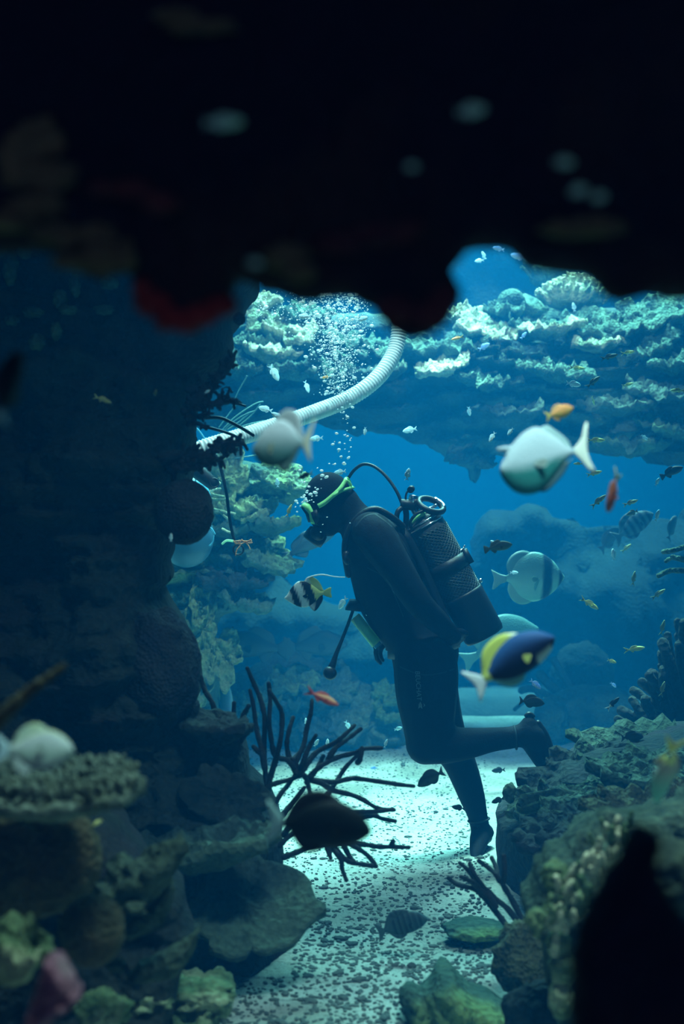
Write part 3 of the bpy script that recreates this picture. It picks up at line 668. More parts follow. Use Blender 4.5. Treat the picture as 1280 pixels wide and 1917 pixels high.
finger_clump('finger_coral', 'pale green finger coral reaching in from the right edge', (1300, 1060), 6.2, [([(1330, 1020), (1290, 1022), (1262, 1030), (1241, 1033)], 5), ([(1330, 1045), (1295, 1052), (1260, 1045), (1246, 1051)], 4),
    ([(1330, 1060), (1290, 1068), (1255, 1068), (1232, 1078)], 5), ([(1300, 1055), (1275, 1045), (1257, 1042)], 4), ([(1310, 1075), (1280, 1070), (1262, 1069)], 4)], M['plate_green'])

# fan finger coral (black) growing from the pillar
def cc(x, y, ox, oy, s): return (ox + x / s, oy + y / s)
def gorgon(name, label, d, brs, ox, oy, s, r0, base):
    e = empty(name, base, label, 'coral')
    for i, b in enumerate(brs):
        pts = [cc(x, y, ox, oy, s) for x, y in b][::-1]           # root first
        sp = smooth_pts(pts, 4); n = len(sp); rnd = random.Random(i * 5)
        ph = rnd.uniform(0, 6); am = rnd.uniform(-0.10, 0.10)
        W = [P(x, y, d + am * (k / n) + 0.015 * math.sin(k * .5 + ph)) for k, (x, y) in enumerate(sp)]
        R = [S(r0 * (1.15 - 0.4 * k / n) * rnd.uniform(0.86, 1.14), d) for k in range(n)]
        g = G(); g.tube(W, R, 9)
        for k in range(1, n - 1):
            if rnd.random() < 0.5:
                a = rnd.uniform(0, 2 * PI); g.ell(W[k] + Vector((math.cos(a), 0, math.sin(a))) * R[k] * 0.7, R[k] * 0.5, nu=6, nv=4)
        g.build('branch', M['black_coral'], e)
    return e
FB = [[(365, 78), (400, 160), (430, 230), (450, 330), (445, 480), (455, 600), (470, 690)], [(378, 185), (395, 260), (410, 370), (430, 450), (450, 560)],
      [(467, 150), (475, 230), (470, 330), (480, 420), (500, 500), (560, 520), (590, 560)], [(470, 185), (510, 250), (532, 300), (528, 400), (510, 490), (480, 590), (465, 680)],
      [(585, 315), (565, 380), (555, 450), (570, 520), (600, 580)], [(675, 230), (670, 290), (650, 370), (635, 450), (600, 530), (610, 590)], [(695, 400), (660, 460), (640, 510), (620, 560)],
      [(880, 352), (830, 400), (780, 440), (700, 480), (650, 540), (620, 590)], [(910, 370), (850, 415), (790, 460), (750, 520)], [(1010, 462), (930, 465), (880, 485), (800, 505), (730, 540), (670, 590), (650, 630)],
      [(915, 460), (908, 510), (895, 530)], [(910, 480), (840, 550), (800, 610), (760, 670), (720, 715), (640, 800)], [(1165, 645), (1080, 635), (980, 620), (870, 608), (780, 625), (700, 620), (640, 600)],
      [(1070, 758), (990, 750), (920, 710), (860, 685), (780, 665), (720, 630), (650, 610)], [(1065, 757), (980, 765), (880, 768), (780, 770), (600, 800)], [(1075, 812), (1010, 800), (970, 785), (890, 795), (780, 810)],
      [(395, 455), (420, 480), (440, 490)], [(600, 580), (560, 640), (520, 690), (490, 760), (500, 850)], [(640, 590), (660, 650), (665, 720), (600, 790), (540, 880)], [(640, 650), (600, 700), (560, 750), (520, 800)],
      [(640, 590), (560, 615), (480, 640), (430, 690), (400, 760)], [(1140, 938), (1060, 935), (1000, 935), (930, 925), (860, 920), (700, 930), (620, 955), (540, 985)],
      [(840, 1095), (820, 1040), (815, 1000), (780, 950), (740, 920), (640, 900)], [(985, 1028), (920, 1020), (850, 1005), (800, 960), (770, 925)], [(980, 1022), (940, 975), (890, 940), (850, 915)], [(880, 1010), (855, 980), (830, 935)],
      [(765, 990), (750, 940)], [(700, 830), (620, 850), (560, 890), (520, 930)], [(1065, 905), (1055, 930)], [(620, 480), (580, 520)], [(730, 500), (700, 560), (670, 600)]]
gorgon('finger_coral', 'big black finger coral spreading from the pillar over the bright sand', 4.65, FB, 320, 1220, 2.56, 5.0, P(510, 1560, 4.65))
gorgon('finger_coral', 'small black finger coral with upright stalks on the pillar shelf', 4.7, [[(140, 120), (165, 190), (200, 250), (212, 330), (215, 420), (240, 520)], [(302, 245), (300, 330), (300, 420), (292, 520)],
       [(372, 260), (340, 320), (325, 380), (318, 500)], [(380, 370), (345, 410), (322, 440)]], 320, 1220, 2.56, 5.4, P(420, 1420, 4.7))
gorgon('finger_coral', 'low black finger coral beside the standing foot, reaching over the sand', 4.5, [[(105, 275), (150, 310), (230, 330), (270, 360), (330, 430), (400, 520)], [(160, 200), (210, 245), (240, 290), (290, 340), (340, 420)],
       [(210, 200), (230, 250), (270, 310), (340, 380), (400, 430), (470, 520)], [(165, 270), (210, 290), (250, 320), (290, 360)], [(255, 190), (310, 230), (350, 270), (400, 350), (430, 400), (480, 500)], [(320, 175), (345, 230), (350, 275), (375, 300)],
       [(380, 165), (385, 230), (378, 300)], [(590, 100), (620, 140), (650, 200)], [(660, 60), (690, 110), (720, 180)]], 800, 1540, 2.667, 5.2, P(970, 1740, 4.5))

# ------------------------------------------------------------------ white hose
hp = [(800, 180, 6.6), (775, 420, 6.6), (752, 560, 6.6), (744, 640, 6.6), (722, 688, 6.55), (690, 722, 6.5), (645, 750, 6.45), (590, 772, 6.35), (530, 793, 6.25), (450, 818, 6.1), (360, 846, 6.0), (290, 880, 6.2), (200, 930, 7.0),
      (180, 1050, 8.6), (300, 1160, 9.2), (390, 1235, 9.0), (417, 1285, 8.4), (425, 1325, 8.0), (430, 1370, 7.6), (432, 1440, 7.2), (434, 1520, 6.9)]
sp = [Vector(P(x, y, d)) for x, y, d in smooth_pts(hp, 12)]
# resample by length
cum = [0]
for a, b in zip(sp, sp[1:]): cum.append(cum[-1] + (b - a).length)
def at(s_):
    import bisect
    i = min(max(bisect.bisect_right(cum, s_) - 1, 0), len(sp) - 2); t = (s_ - cum[i]) / (cum[i + 1] - cum[i] + 1e-9); return sp[i].lerp(sp[i + 1], t)
step = 0.0030; n = int(cum[-1] / step); g = G(); W = [at(i * step) for i in range(n)]
pr = [0.036, 0.0362, 0.0342, 0.0322, 0.0322, 0.0342]
pr = [0.0375, 0.0385, 0.037, 0.034, 0.034]
g.tube(W, [pr[i % 5] for i in range(n)], 14, cap=False)
hs = g.build('ribbed_hose', M['hose'], loc=P(434, 1500, 6.8)); tag(hs, 'white ribbed hose curving down from above into the pillar', 'hose')

# pale blue plastic basin, dark pipe, cable, rope
bs = empty('plastic_drum', P(365, 1030, 6.9), 'pale blue plastic drum lying behind the pillar edge', 'container')
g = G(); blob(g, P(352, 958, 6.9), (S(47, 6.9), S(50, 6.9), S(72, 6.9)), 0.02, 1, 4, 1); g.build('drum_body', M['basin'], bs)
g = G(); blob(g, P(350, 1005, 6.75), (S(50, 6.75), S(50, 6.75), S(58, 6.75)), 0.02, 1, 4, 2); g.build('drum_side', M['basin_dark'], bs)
for pp in ([(362, 950), (375, 968), (390, 985), (400, 1000)], [(400, 1002), (398, 1015), (392, 1022)], [(345, 1004), (362, 1002), (374, 992)], [(366, 896), (366, 930), (361, 948)], [(385, 985), (396, 990), (402, 1000)], [(356, 792), (372, 806), (386, 826)]):
    g = G(); g.tube([P(x, y, 6.55) for x, y in smooth_pts(pp, 4)], S(1.6, 6.55), 6); g.build('rim', M['basin'], bs)
dp = empty('drain_pipe', P(365, 880, 6.3), 'short dark pipe with a ring mouth poking out above the drum', 'pipe')
g = G(); g.tube([P(330, 862, 6.3), P(370, 882, 6.3), P(398, 906, 6.3)], [S(16, 6.3), S(15, 6.3), S(12, 6.3)], 14); g.build('pipe_body', M['rubber'], dp)
g = G(); g.torus(P(401, 904, 6.28), (0.35, -1, 0.2), S(8.5, 6.3), S(1.5, 6.3)); g.build('ring', M['rubber'], dp)
cb = empty('cable', P(440, 1020, 6.2), 'thin dark cable hanging from the coral branch, looped at its lower end', 'cable')
g = G(); g.tube([P(x, y, 6.2) for x, y in smooth_pts([(404, 852), (414, 880), (424, 925), (428, 960), (433, 990), (438, 1010), (445, 1022)], 5)], S(3.0, 6.2), 8); g.build('strand', M['rubber'], cb)
g = G(); g.torus(P(446, 1029, 6.18), (0.1, -1, 0), S(9.5, 6.2), S(1.8, 6.2)); g.build('loop', M['rubber'], cb)
g = G()
for pp in ([(438, 1014), (448, 1012), (458, 1013), (471, 1013)], [(440, 1016), (450, 1018), (462, 1014), (470, 1010)], [(445, 1013), (450, 1020), (443, 1030), (441, 1040)], [(458, 1014), (464, 1020), (468, 1028)], [(437, 1012), (442, 1018), (450, 1014)], [(452, 1010), (460, 1016), (472, 1016)]):
    g.tube([P(x, y, 6.12) for x, y in smooth_pts(pp, 4)], S(1.1, 6.12), 6)
o = g.build('rope', M['rope'], loc=P(452, 1014, 6.12)); tag(o, 'frayed orange rope knotted round the cable end', 'rope')
g = G(); g.tube([P(x, y, 6.14) for x, y in smooth_pts([(416, 1018), (424, 1012), (436, 1013)], 4)], [S(2.2, 6.14)] * 9, 8); o = g.build('rope', M['slate_frame'], loc=P(424, 1014, 6.14)); tag(o, 'short pale cord beside the orange rope knot', 'rope')


def relief_add(g, outline, d, tf, tb):
    r = relief('x', outline, d, tf, tb, None, cell=4, R=18, rough=2.5, amp=0.02, nscale=12, build=False)
    g.add(r.v, r.f); return g

# ------------------------------------------------------------------ foreground left reef
def coral(name, label, mat, build_fn, loc):
    g = G(); build_fn(g); o = g.build(name, mat, loc=loc); tag(o, label, 'coral'); return o
fr_ = empty('reef_ledge', P(60, 1917, 3.4), 'dark rocky base under the corals in the lower left corner', 'rock')
relief('rock_mass', [(-250, 1470), (60, 1500), (180, 1560), (255, 1640), (330, 1700), (350, 1790), (330, 1850), (300, 1990), (-250, 1990)], 3.5, 0.05, 0.6, M['dark_rock'], cell=10, R=90, rough=8, amp=0.1, nscale=4, parent=fr_)
relief('rock_mass', [(60, 1900), (150, 1840), (260, 1848), (330, 1838), (400, 1850), (440, 1870), (430, 1895), (390, 1930), (380, 2050), (60, 2050)], 3.75, 0.12, 0.3, M['lime'], cell=6, R=40, rough=10, rscale=0.05, amp=0.12, nscale=8, layers=0.05, parent=fr_)
def rough_plate(px, py, d, rx, ry, ti, ro, seed, **k):
    return lambda g: plate(g, P(px, py, d), S(rx, d), S(ry, d), ti, ro, seed=seed, **k)
def table(g):
    plate(g, P(95, 1478, 2.7), S(172, 2.7), S(120, 2.7), 0.14, 0.02, 0.025, 4.0, bump=0.02, lobes=0.15, nr=14, ns=90, dish=0.02)
    rnd = random.Random(4); c = P(95, 1478, 2.7)
    R = Matrix.Rotation(0.02, 3, 'Y') @ Matrix.Rotation(0.14, 3, 'X')
    for i in range(620):
        a = rnd.uniform(0, 2 * PI); u = math.sqrt(rnd.random()) * 0.98
        q = c + R @ Vector((S(172, 2.7) * u * math.cos(a), S(118, 2.7) * u * math.sin(a), 0.02 + 0.012 * noise.noise(Vector((a, u * 5, 0)))))
        r = rnd.uniform(0.004, 0.0075)
        g.tube([q, q + Vector((rnd.uniform(-.004, .004), rnd.uniform(-.006, .0), rnd.uniform(0.01, 0.022)))], [r, r * 0.8], 5)
coral('table_coral', 'large knobbly flat table coral at the left edge below the pale yellow-topped fish', M['table'], table, P(95, 1500, 2.7))
coral('brain_coral', 'large brown rounded coral boulder at the left edge', M['brain'], lambda g: (blob(g, P(60, 1605, 2.9), (S(130, 2.9), S(110, 2.9), S(112, 2.9)), 0.10, 1.5, 5, 4.4, grooves=0.012)), P(60, 1650, 2.9))
coral('brain_coral', 'small round greenish coral ball below the large brown one', M['brain'], lambda g: (blob(g, P(172, 1742, 2.75), (S(63, 2.75), S(60, 2.75), S(66, 2.75)), 0.05, 1.5, 5, 7.4, grooves=0.006)), P(172, 1790, 2.75))
coral('plate_coral', 'jagged leaf-like coral plate pointing up to the right above the coral ball', M['fore'], rough_plate(255, 1640, 3.1, 85, 50, 0.35, -0.5, 3.0, lobes=0.4, bump=0.03, th=0.03), P(240, 1680, 3.1))
coral('plate_coral', 'pointed triangular coral blade with a pale upper edge, beside the dark shelf', M['fore'], lambda g: relief_add(g, [(235, 1835), (260, 1800), (310, 1780), (350, 1752), (377, 1733), (368, 1770), (345, 1810), (325, 1832), (270, 1840)], 3.2, 0.035, 0.05), P(300, 1835, 3.2))
coral('plate_coral', 'thin dark leaning coral blade between the coral ball and the pale blade', M['fore'], rough_plate(265, 1700, 3.15, 60, 40, 0.6, -0.7, 9.0, lobes=0.5, bump=0.03, th=0.03), P(265, 1730, 3.15))
coral('plate_coral', 'pale green lobed coral in the lower left corner above the mauve coral', M['lime'], rough_plate(25, 1770, 2.5, 80, 55, 0.5, 0.35, 12.0, lobes=0.5, bump=0.04, th=0.04), P(25, 1800, 2.5))
coral('mauve_coral', 'blurred mauve coral lobe in the lower left corner', M['mauve'], lambda g: relief_add(g, [(30, 1960), (50, 1900), (70, 1840), (85, 1790), (110, 1800), (135, 1830), (152, 1865), (130, 1890), (100, 1900), (85, 1960)], 2.0, 0.03, 0.06), P(80, 1940, 2.0))
coral('finger_coral', 'blurred slender tan stalk at the left edge above the table coral', M['brain'], lambda g: g.tube([P(-40, 1380, 2.2), P(20, 1325, 2.2), P(60, 1290, 2.2), P(118, 1248, 2.2)], [S(18, 2.2), S(15, 2.2), S(11, 2.2), S(8, 2.2)], 10), P(-40, 1380, 2.2))
def chunk(name, label, mat, px, py, d, r, seed):
    return coral(name, label, mat, lambda g: blob(g, P(px, py, d), (S(r[0], d), S(r[0] * .8, d), S(r[1], d)), 0.3, 1.8, 4, seed, ridge=0.4), P(px, py + r[1] * 0.8, d))
chunk('coral_chunk', 'knobbly pale yellow-green coral chunk at the bottom, touching the sand', M['lime'], 375, 1860, 3.7, (62, 26), 1.5)
chunk('coral_chunk', 'yellow-green coral chunk left of the pale chunk that touches the sand', M['lime'], 262, 1868, 3.5, (60, 26), 2.5)
chunk('coral_chunk', 'bright green coral chunk right of the mauve coral', M['lime'], 190, 1890, 3.3, (50, 36), 3.5)
chunk('coral_chunk', 'small pale coral chunk beside the small round coral ball', M['fore'], 218, 1808, 3.2, (18, 14), 4.5)
chunk('coral_chunk', 'small teal coral knob on the ledge right of the large brown boulder', M['fore'], 190, 1668, 3.1, (26, 14), 5.5)
chunk('coral_chunk', 'pale knob of coral right of the jagged leaf-like plate', M['fore'], 250, 1700, 3.05, (24, 12), 6.5)

# ------------------------------------------------------------------ foreground right
chunk('boulder', 'smooth brown rounded coral boulder at the foot of the right mound', M['brain'], 985, 1800, 4.2, (58, 74), 7.7)
chunk('boulder', 'dark boulder in front of the smooth brown one at the bottom', M['dark_rock'], 1010, 1900, 3.8, (68, 60), 8.7)
gr = empty('encrusted_rock', P(1080, 1800, 3.2), 'green and lime encrusted rock with pale coral knobs beside the near black lump', 'rock')
relief('rock_mass', [(990, 1745), (1000, 1700), (1020, 1650), (1035, 1615), (1070, 1600), (1100, 1560), (1140, 1530), (1190, 1530), (1240, 1520), (1350, 1500), (1350, 2000), (1060, 2000), (1050, 1900), (1020, 1820), (1025, 1770)], 3.3, 0.10, 0.4, M['fore'], cell=8, R=60, rough=12, amp=0.12, nscale=5, parent=gr)
rnd = random.Random(3)
for i in range(64):
    t = rnd.random(); x = 1012 + 150 * t + rnd.uniform(-25, 30); y = 1735 - 185 * t + rnd.uniform(-30, 40)
    g = G(); c = P(x, y, 3.02 + 0.03 * rnd.random()); a = rnd.uniform(-0.5, 0.6); L = S(rnd.uniform(9, 24), 3.1); dr = Vector((-math.sin(a) * 0.8, -0.35, math.cos(a))).normalized(); r = S(rnd.uniform(4, 7), 3.1)
    g.tube([c - dr * L, c, c + dr * L * 0.8], [r * 1.2, r, r * 0.9], 8); g.build('coral_knob', M['plate' if rnd.random() < 0.6 else 'lime'], gr)
for (x, y, rx, ry) in ((1045, 1768, 22, 24), (1055, 1812, 26, 34), (1008, 1720, 24, 20), (1030, 1705, 18, 16), (1040, 1640, 26, 30), (1075, 1690, 20, 26), (1050, 1870, 22, 36)):
    g = G(); blob(g, P(x, y, 3.08), (S(rx, 3.08), S(rx, 3.08), S(ry, 3.08)), 0.25, 2, 4, x); g.build('coral_knob', M['lime'], gr)
boulder('boulder', 1255, 1640, 2.4, (110, 62), M['fore'], 'blurred green-grey boulder at the right edge behind the near black lump', 5.0, amp=0.2)
nl = empty('near_rock', P(1200, 1917, 1.25), 'near black out-of-focus rock lump filling the lower right corner', 'rock')
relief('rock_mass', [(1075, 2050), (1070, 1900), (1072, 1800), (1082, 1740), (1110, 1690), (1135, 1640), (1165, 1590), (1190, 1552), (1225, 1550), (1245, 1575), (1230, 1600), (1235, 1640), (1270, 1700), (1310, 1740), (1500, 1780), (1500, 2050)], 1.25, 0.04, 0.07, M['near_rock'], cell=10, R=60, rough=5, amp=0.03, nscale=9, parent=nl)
bk = empty('sand_rock', P(850, 1900, 4.05), 'low green algae-covered rock lying on the sand at the bottom', 'rock')
relief('rock_mass', [(748, 1850), (765, 1843), (785, 1850), (805, 1838), (820, 1815), (845, 1815), (862, 1838), (890, 1860), (930, 1880), (985, 1895), (1000, 2000), (790, 2000), (762, 1905), (748, 1880)], 4.0, 0.12, 0.2, M['reef'], cell=6, R=40, rough=5, amp=0.08, nscale=6, parent=bk)
for (x, y, rx, ry, lab, s) in ((890, 1740, 62, 14, 'flat dark slab lying on the sand behind the low finger coral', 1.0), (862, 1605, 40, 14, None, 2.0)):
    if lab: coral('rock_slab', lab, M['reef'], lambda g, x=x, y=y, rx=rx, ry=ry, s=s: blob(g, P(x, y, 4.85), (S(rx, 4.85), 0.12, S(ry, 4.85)), 0.2, 2, 4, s), P(x, y + ry, 4.85))['category'] = 'rock'
# ------------------------------------------------------------------ the diver
DD = 6.0
def D(px, py, dy=0.0):
    w_ = P(px, py, DD); return Vector((w_.x, DD + dy, w_.z))
def s6(px): return S(px, DD)
dv = empty('person', D(905, 1590, 0.1), 'diver in a black wetsuit leaning forward, standing on one leg, other foot raised', 'person')

def loft(g, secs, n=22, power=2.3):
    """sections: (front px, py, back px, py, half width px, dy)"""
    R = []
    for fx, fy, bx, by, hw, dy in smooth_pts(secs, 4):
        a, b = D(fx, fy, dy), D(bx, by, dy); c = (a + b) / 2; u = (b - a) / 2; ring = []
        for k in range(n):
            t = 2 * PI * k / n; ct, st = math.cos(t), math.sin(t)
            ct = math.copysign(abs(ct) ** (2 / power), ct); st = math.copysign(abs(st) ** (2 / power), st)
            ring.append(c + u * ct + Vector((0, 1, 0)) * s6(hw) * st)
        R.append(ring)
    g.rings(R)
def limb(g, pts, n=14, k=4):
    """(px, py, dy, radius px)"""
    sp = smooth_pts(pts, k)
    g.tube([D(x, y, dy) for x, y, dy, r in sp], [s6(r) for x, y, dy, r in sp], n)
body = G()
loft(body, [(640, 990, 684, 948, 34, 0), (640, 1008, 706, 958, 56, 0), (644, 1028, 738, 975, 80, 0), (650, 1056, 768, 1010, 84, 0), (658, 1092, 786, 1062, 76, 0), (669, 1132, 800, 1115, 68, 0),
            (688, 1168, 818, 1155, 64, 0), (714, 1202, 842, 1182, 68, 0), (732, 1232, 858, 1208, 74, 0), (738, 1262, 856, 1240, 74, 0), (750, 1285, 846, 1275, 60, 0)])
body.ell(D(700, 995, 0), (s6(44), 0.15, s6(34)))
# head and neck
body.ell(D(614, 929, 0), (s6(44), s6(36), s6(46)), nu=24, nv=16)
body.ell(D(622, 950, 0), (s6(38), s6(35), s6(44)), nu=24, nv=16)
limb(body, [(640, 935, 0, 30), (652, 955, 0, 31), (668, 978, 0, 36), (680, 1000, 0, 42)])
limb(body, [(592, 955, 0, 20), (600, 968, 0, 22), (612, 984, 0, 21), (620, 988, 0, 18)])       # face and jaw
body.ell(D(582, 962, 0), (s6(9), s6(8), s6(12)))                                                 # nose
# near thigh, calf, ankle
limb(body, [(794, 1225, -.09, 58), (795, 1262, -.10, 60), (796, 1305, -.11, 56), (799, 1345, -.11, 49), (803, 1378, -.11, 45), (812, 1384, -.11, 39), (835, 1386, -.11, 35), (868, 1384, -.11, 30), (915, 1377, -.11, 23), (950, 1373, -.11, 21), (972, 1368, -.11, 21)])
body.ell(D(793, 1384, -.11), (s6(37), s6(40), s6(39)))
# raised foot, sole to the right, toes down
limb(body, [(984, 1346, -.11, 16), (984, 1362, -.11, 25), (996, 1386, -.11, 24), (1008, 1412, -.11, 19), (1017, 1432, -.11, 14), (1021, 1442, -.11, 9)])
# far thigh, shin
limb(body, [(800, 1225, .09, 55), (808, 1280, .10, 52), (822, 1340, .11, 46), (843, 1398, .12, 38), (862, 1432, .12, 32), (876, 1466, .12, 29), (889, 1505, .12, 25), (898, 1535, .12, 20), (903, 1560, .12, 19)])
# standing foot
limb(body, [(917, 1573, .15, 17), (905, 1573, .11, 20), (896, 1584, .03, 17), (889, 1594, -.05, 12), (885, 1600, -.09, 8)])
# arms
limb(body, [(690, 990, -.14, 36), (702, 1004, -.19, 37), (722, 1035, -.22, 34), (748, 1075, -.24, 29), (774, 1116, -.25, 26), (790, 1135, -.235, 24), (812, 1156, -.20, 22), (835, 1177, -.16, 17), (846, 1188, -.14, 15)])
limb(body, [(690, 990, .14, 36), (702, 1004, .19, 37), (725, 1045, .22, 33), (752, 1092, .25, 28), (762, 1128, .26, 25), (754, 1158, .25, 23), (740, 1186, .22, 18), (731, 1200, .20, 15)])
bo = body.build('body', M['neoprene'], dv)
bo['label'] = 'body in a black wetsuit and hood'
rm_ = bo.modifiers.new('one_surface', 'REMESH'); rm_.mode = 'VOXEL'; rm_.voxel_size = 0.0085; rm_.use_smooth_shade = True
sm_ = bo.modifiers.new('smooth', 'SMOOTH'); sm_.factor = 0.6; sm_.iterations = 7

def hand(name, wrist, dirv, palm_n, curl, mirror=1):
    """gloved hand: palm, four unequal fingers, thumb from the side of the palm"""
    g = G(); h = dirv.normalized(); nrm = (palm_n - h * palm_n.dot(h)).normalized(); sd = h.cross(nrm) * mirror
    g.tube([wrist - h * .03, wrist, wrist + h * .025], [.027, .027, .03], 12)
    for k in range(5):
        o = (k - 2) * .015
        g.tube([wrist + sd * o * .7, wrist + h * .045 + sd * o, wrist + h * .088 + sd * o * 1.15], [.016, .017, .013], 10)
    for k, L in enumerate((.068, .078, .072, .056)):
        b = wrist + h * (.085 - .004 * abs(k - 1.3)) + sd * (k - 1.5) * .021; p = [b]; dr = h + sd * (k - 1.5) * 0.06
        for j, f in enumerate((.45, .32, .23)):
            a = curl * (j + 1); q = dr * math.cos(a) + nrm * math.sin(a); p.append(p[-1] + q.normalized() * L * f)
        g.tube(p, [.0105, .0100, .0092, .0078], 10)
    b = wrist + h * .03 - sd * .03; q = (h * .6 - sd * .75 + nrm * .25).normalized(); e = b + q * .035
    g.tube([b, e, e + (h * .9 - sd * .2 + nrm * .3).normalized() * .032], [.014, .0115, .0095], 10)
    o = g.build(name, M['neoprene2'], dv)
    r = o.modifiers.new('one_surface', 'REMESH'); r.mode = 'VOXEL'; r.voxel_size = 0.0035; r.use_smooth_shade = True
    s = o.modifiers.new('smooth', 'SMOOTH'); s.factor = 0.5; s.iterations = 2
    return o
hand('glove', D(842, 1184, -.145), Vector((.40, .75, -.25)), Vector((-.5, .5, .5)), 0.38)['label'] = 'gloved hand resting behind the hip'
hand('glove', D(737, 1194, .18), Vector((-.66, -.30, -.60)), Vector((.7, .15, -.7)), 0.5, -1)['label'] = 'gloved hand showing in front of the waist'

# boots (sole and cuff lines), knee pad seam, shoulder seams
def limb_part(name, pts, mat, lab=None, n=14):
    g = G(); limb(g, pts, n); o = g.build(name, mat, dv)
    if lab: o['label'] = lab
    return o
for x, y, dy, r, ax in ((958, 1373, -.11, 22.5, (1, 0, 0.1)), (901, 1546, .12, 21.5, (0.15, 0, -1))):
    g = G(); g.torus(D(x, y, dy), ax, s6(r - 1), .004); g.build('boot_cuff', M['seam'], dv)
limb_part('boot_sole', [(1000, 1345, -.11, 5), (1012, 1368, -.11, 8), (1023, 1398, -.11, 8), (1030, 1425, -.11, 7), (1029, 1440, -.11, 5)], M['rubber'], n=10)
limb_part('boot_sole', [(922, 1586, .17, 8), (906, 1590, .11, 10), (898, 1600, .03, 9), (890, 1608, -.05, 8), (886, 1610, -.10, 6)], M['rubber'], n=10)
limb_part('heel_tab', [(978, 1333, -.11, 4), (984, 1330, -.11, 5), (992, 1334, -.11, 4)], M['rubber'], n=8)

def project(me, mats, name, lab=None, off=0.0025):
    """lay flat geometry (given in the picture-facing plane) on the front of the body"""
    dg = bpy.context.evaluated_depsgraph_get(); ev = bo.evaluated_get(dg); bvh = BVHTree.FromObject(bo, dg)
    for v in me.vertices:
        o_ = v.co - bo.parent.location
        hit = bvh.ray_cast(Vector((o_.x, o_.y - 1.2, o_.z)), Vector((0, 1, 0)))
        y = hit[0].y if hit[0] else o_.y
        v.co = Vector((o_.x, y - off, o_.z))
    o = bpy.data.objects.new(name, me); C.objects.link(o); o.parent = dv; me.materials.clear(); me.materials.append(mats)
    if lab: o['label'] = lab
    return o
bpy.context.view_layer.update()
# lettering on the thigh, reading downwards
tx = bpy.data.curves.new('txt', 'FONT'); tx.body = 'BEUCHAT'; tx.size = 0.0425; tx.align_x = 'LEFT'; tx.resolution_u = 3; tx.space_character = 0.98
to = bpy.data.objects.new('txt', tx); C.objects.link(to); bpy.context.view_layer.update()
me = to.to_mesh(); me2 = me.copy(); to.to_mesh_clear(); bpy.data.objects.remove(to)
base = D(772, 1245, -.2)
wid = max(v.co.x for v in me2.vertices)
bmm = bmesh.new(); bmm.from_mesh(me2); bmesh.ops.triangulate(bmm, faces=bmm.faces); bmm.to_mesh(me2); bmm.free()
k = s6(53) / wid
for v in me2.vertices: # text +x -> down, text +y -> right
    x, y = v.co.x * k, v.co.y * k; v.co = Vector((base.x + y * 1.0 + x * 0.06, base.y, base.z - x))
project(me2, M['label_grey'], 'lettering', 'grey maker name running down the thigh')
# emblem below it: a small pointed fish-like badge
g = G(); ec = D(781, 1307, -.2)
for pts in ([(0, 7), (3, 2), (3.5, -6), (0, -3), (-3.5, -6), (-3, 2)], [(5, 5), (9, 1), (5, -3), (6.5, 1)]):
    V = [ec + Vector((s6(x), 0, s6(y))) for x, y in pts]; g.add(V, [tuple(range(len(V)))])
project(g.mesh('emblem', M['label_grey'], False), M['label_grey'], 'emblem')
# panel seams
def seam(name, pts, w_=0.0025):
    sp = smooth_pts(pts, 5); g = G(); V = [D(x, y, -.3) for x, y in sp]; q = []
    for i, v in enumerate(V):
        t = (V[min(i + 1, len(V) - 1)] - V[max(i - 1, 0)]).normalized(); nn = Vector((-t.z, 0, t.x)) * w_
        q += [v - nn, v + nn]
    g.add(q, [(2 * i, 2 * i + 1, 2 * i + 3, 2 * i + 2) for i in range(len(V) - 1)])
    return project(g.mesh(name, M['label_grey']), M['seam'], name, off=0.002)
seam('seam', [(664, 985), (682, 966), (706, 962), (728, 975), (750, 1000)])
seam('seam', [(700, 962), (730, 985), (752, 1015), (768, 1045)])
seam('seam', [(686, 1060), (720, 1080), (740, 1120), (752, 1150)])
seam('seam', [(745, 1240), (790, 1252), (845, 1244)])

# mask
mk = G()
limb_mask = [(566, 944), (585, 958)]
def facebox(g, pts, hw, mi=0):
    """prism over a side-view polygon, rounded in width"""
    n = len(pts); R = []
    for t in (-1, -.85, -.5, 0, .5, .85, 1):
        sc = math.sqrt(max(0, 1 - (abs(t) ** 2.6) * 0.35)); cx = sum(p[0] for p in pts) / n; cy = sum(p[1] for p in pts) / n
        R.append([D(cx + (x - cx) * sc, cy + (y - cy) * sc, s6(hw) * t) for x, y in pts])
    g.rings(R, mi)
facebox(mk, [(563, 945), (570, 940), (580, 943), (586, 953), (590, 966), (598, 976), (594, 983), (582, 981), (578, 962), (574, 956)], 31)
o = mk.build('mask_skirt', M['lime_silicone'], dv); o['label'] = 'lime green mask skirt'
g = G(); facebox(g, [(562, 948), (566, 948), (579, 962), (581, 978), (577, 978), (572, 962)], 27); g.build('mask_lens', M['glass_dark'], dv)
g = G(); facebox(g, [(580, 958), (596, 950), (606, 958), (604, 975), (590, 984), (584, 972)], 33); g.build('mask_frame', M['rubber'], dv)
def strapband(pts, w0, name='mask_strap', lab=None):
    sp = smooth_pts(pts, 6); R = []
    g = G(); q = []
    for side in (-1, 1):
        V = []
        for i, (x, y, hw, w_) in enumerate(sp):
            p = D(x, y, side * s6(hw)); t = Vector((sp[min(i + 1, len(sp) - 1)][0] - sp[max(i - 1, 0)][0], 0, -(sp[min(i + 1, len(sp) - 1)][1] - sp[max(i - 1, 0)][1]))).normalized()
            nn = Vector((-t.z, 0, t.x)); o_ = Vector((0, side * .004, 0)); V.append([p - nn * s6(w_) / 2 - o_ * 2, p + nn * s6(w_) / 2 - o_ * 2, p + nn * s6(w_) / 2 + o_, p - nn * s6(w_) / 2 + o_])
        g.rings(V)
    return g
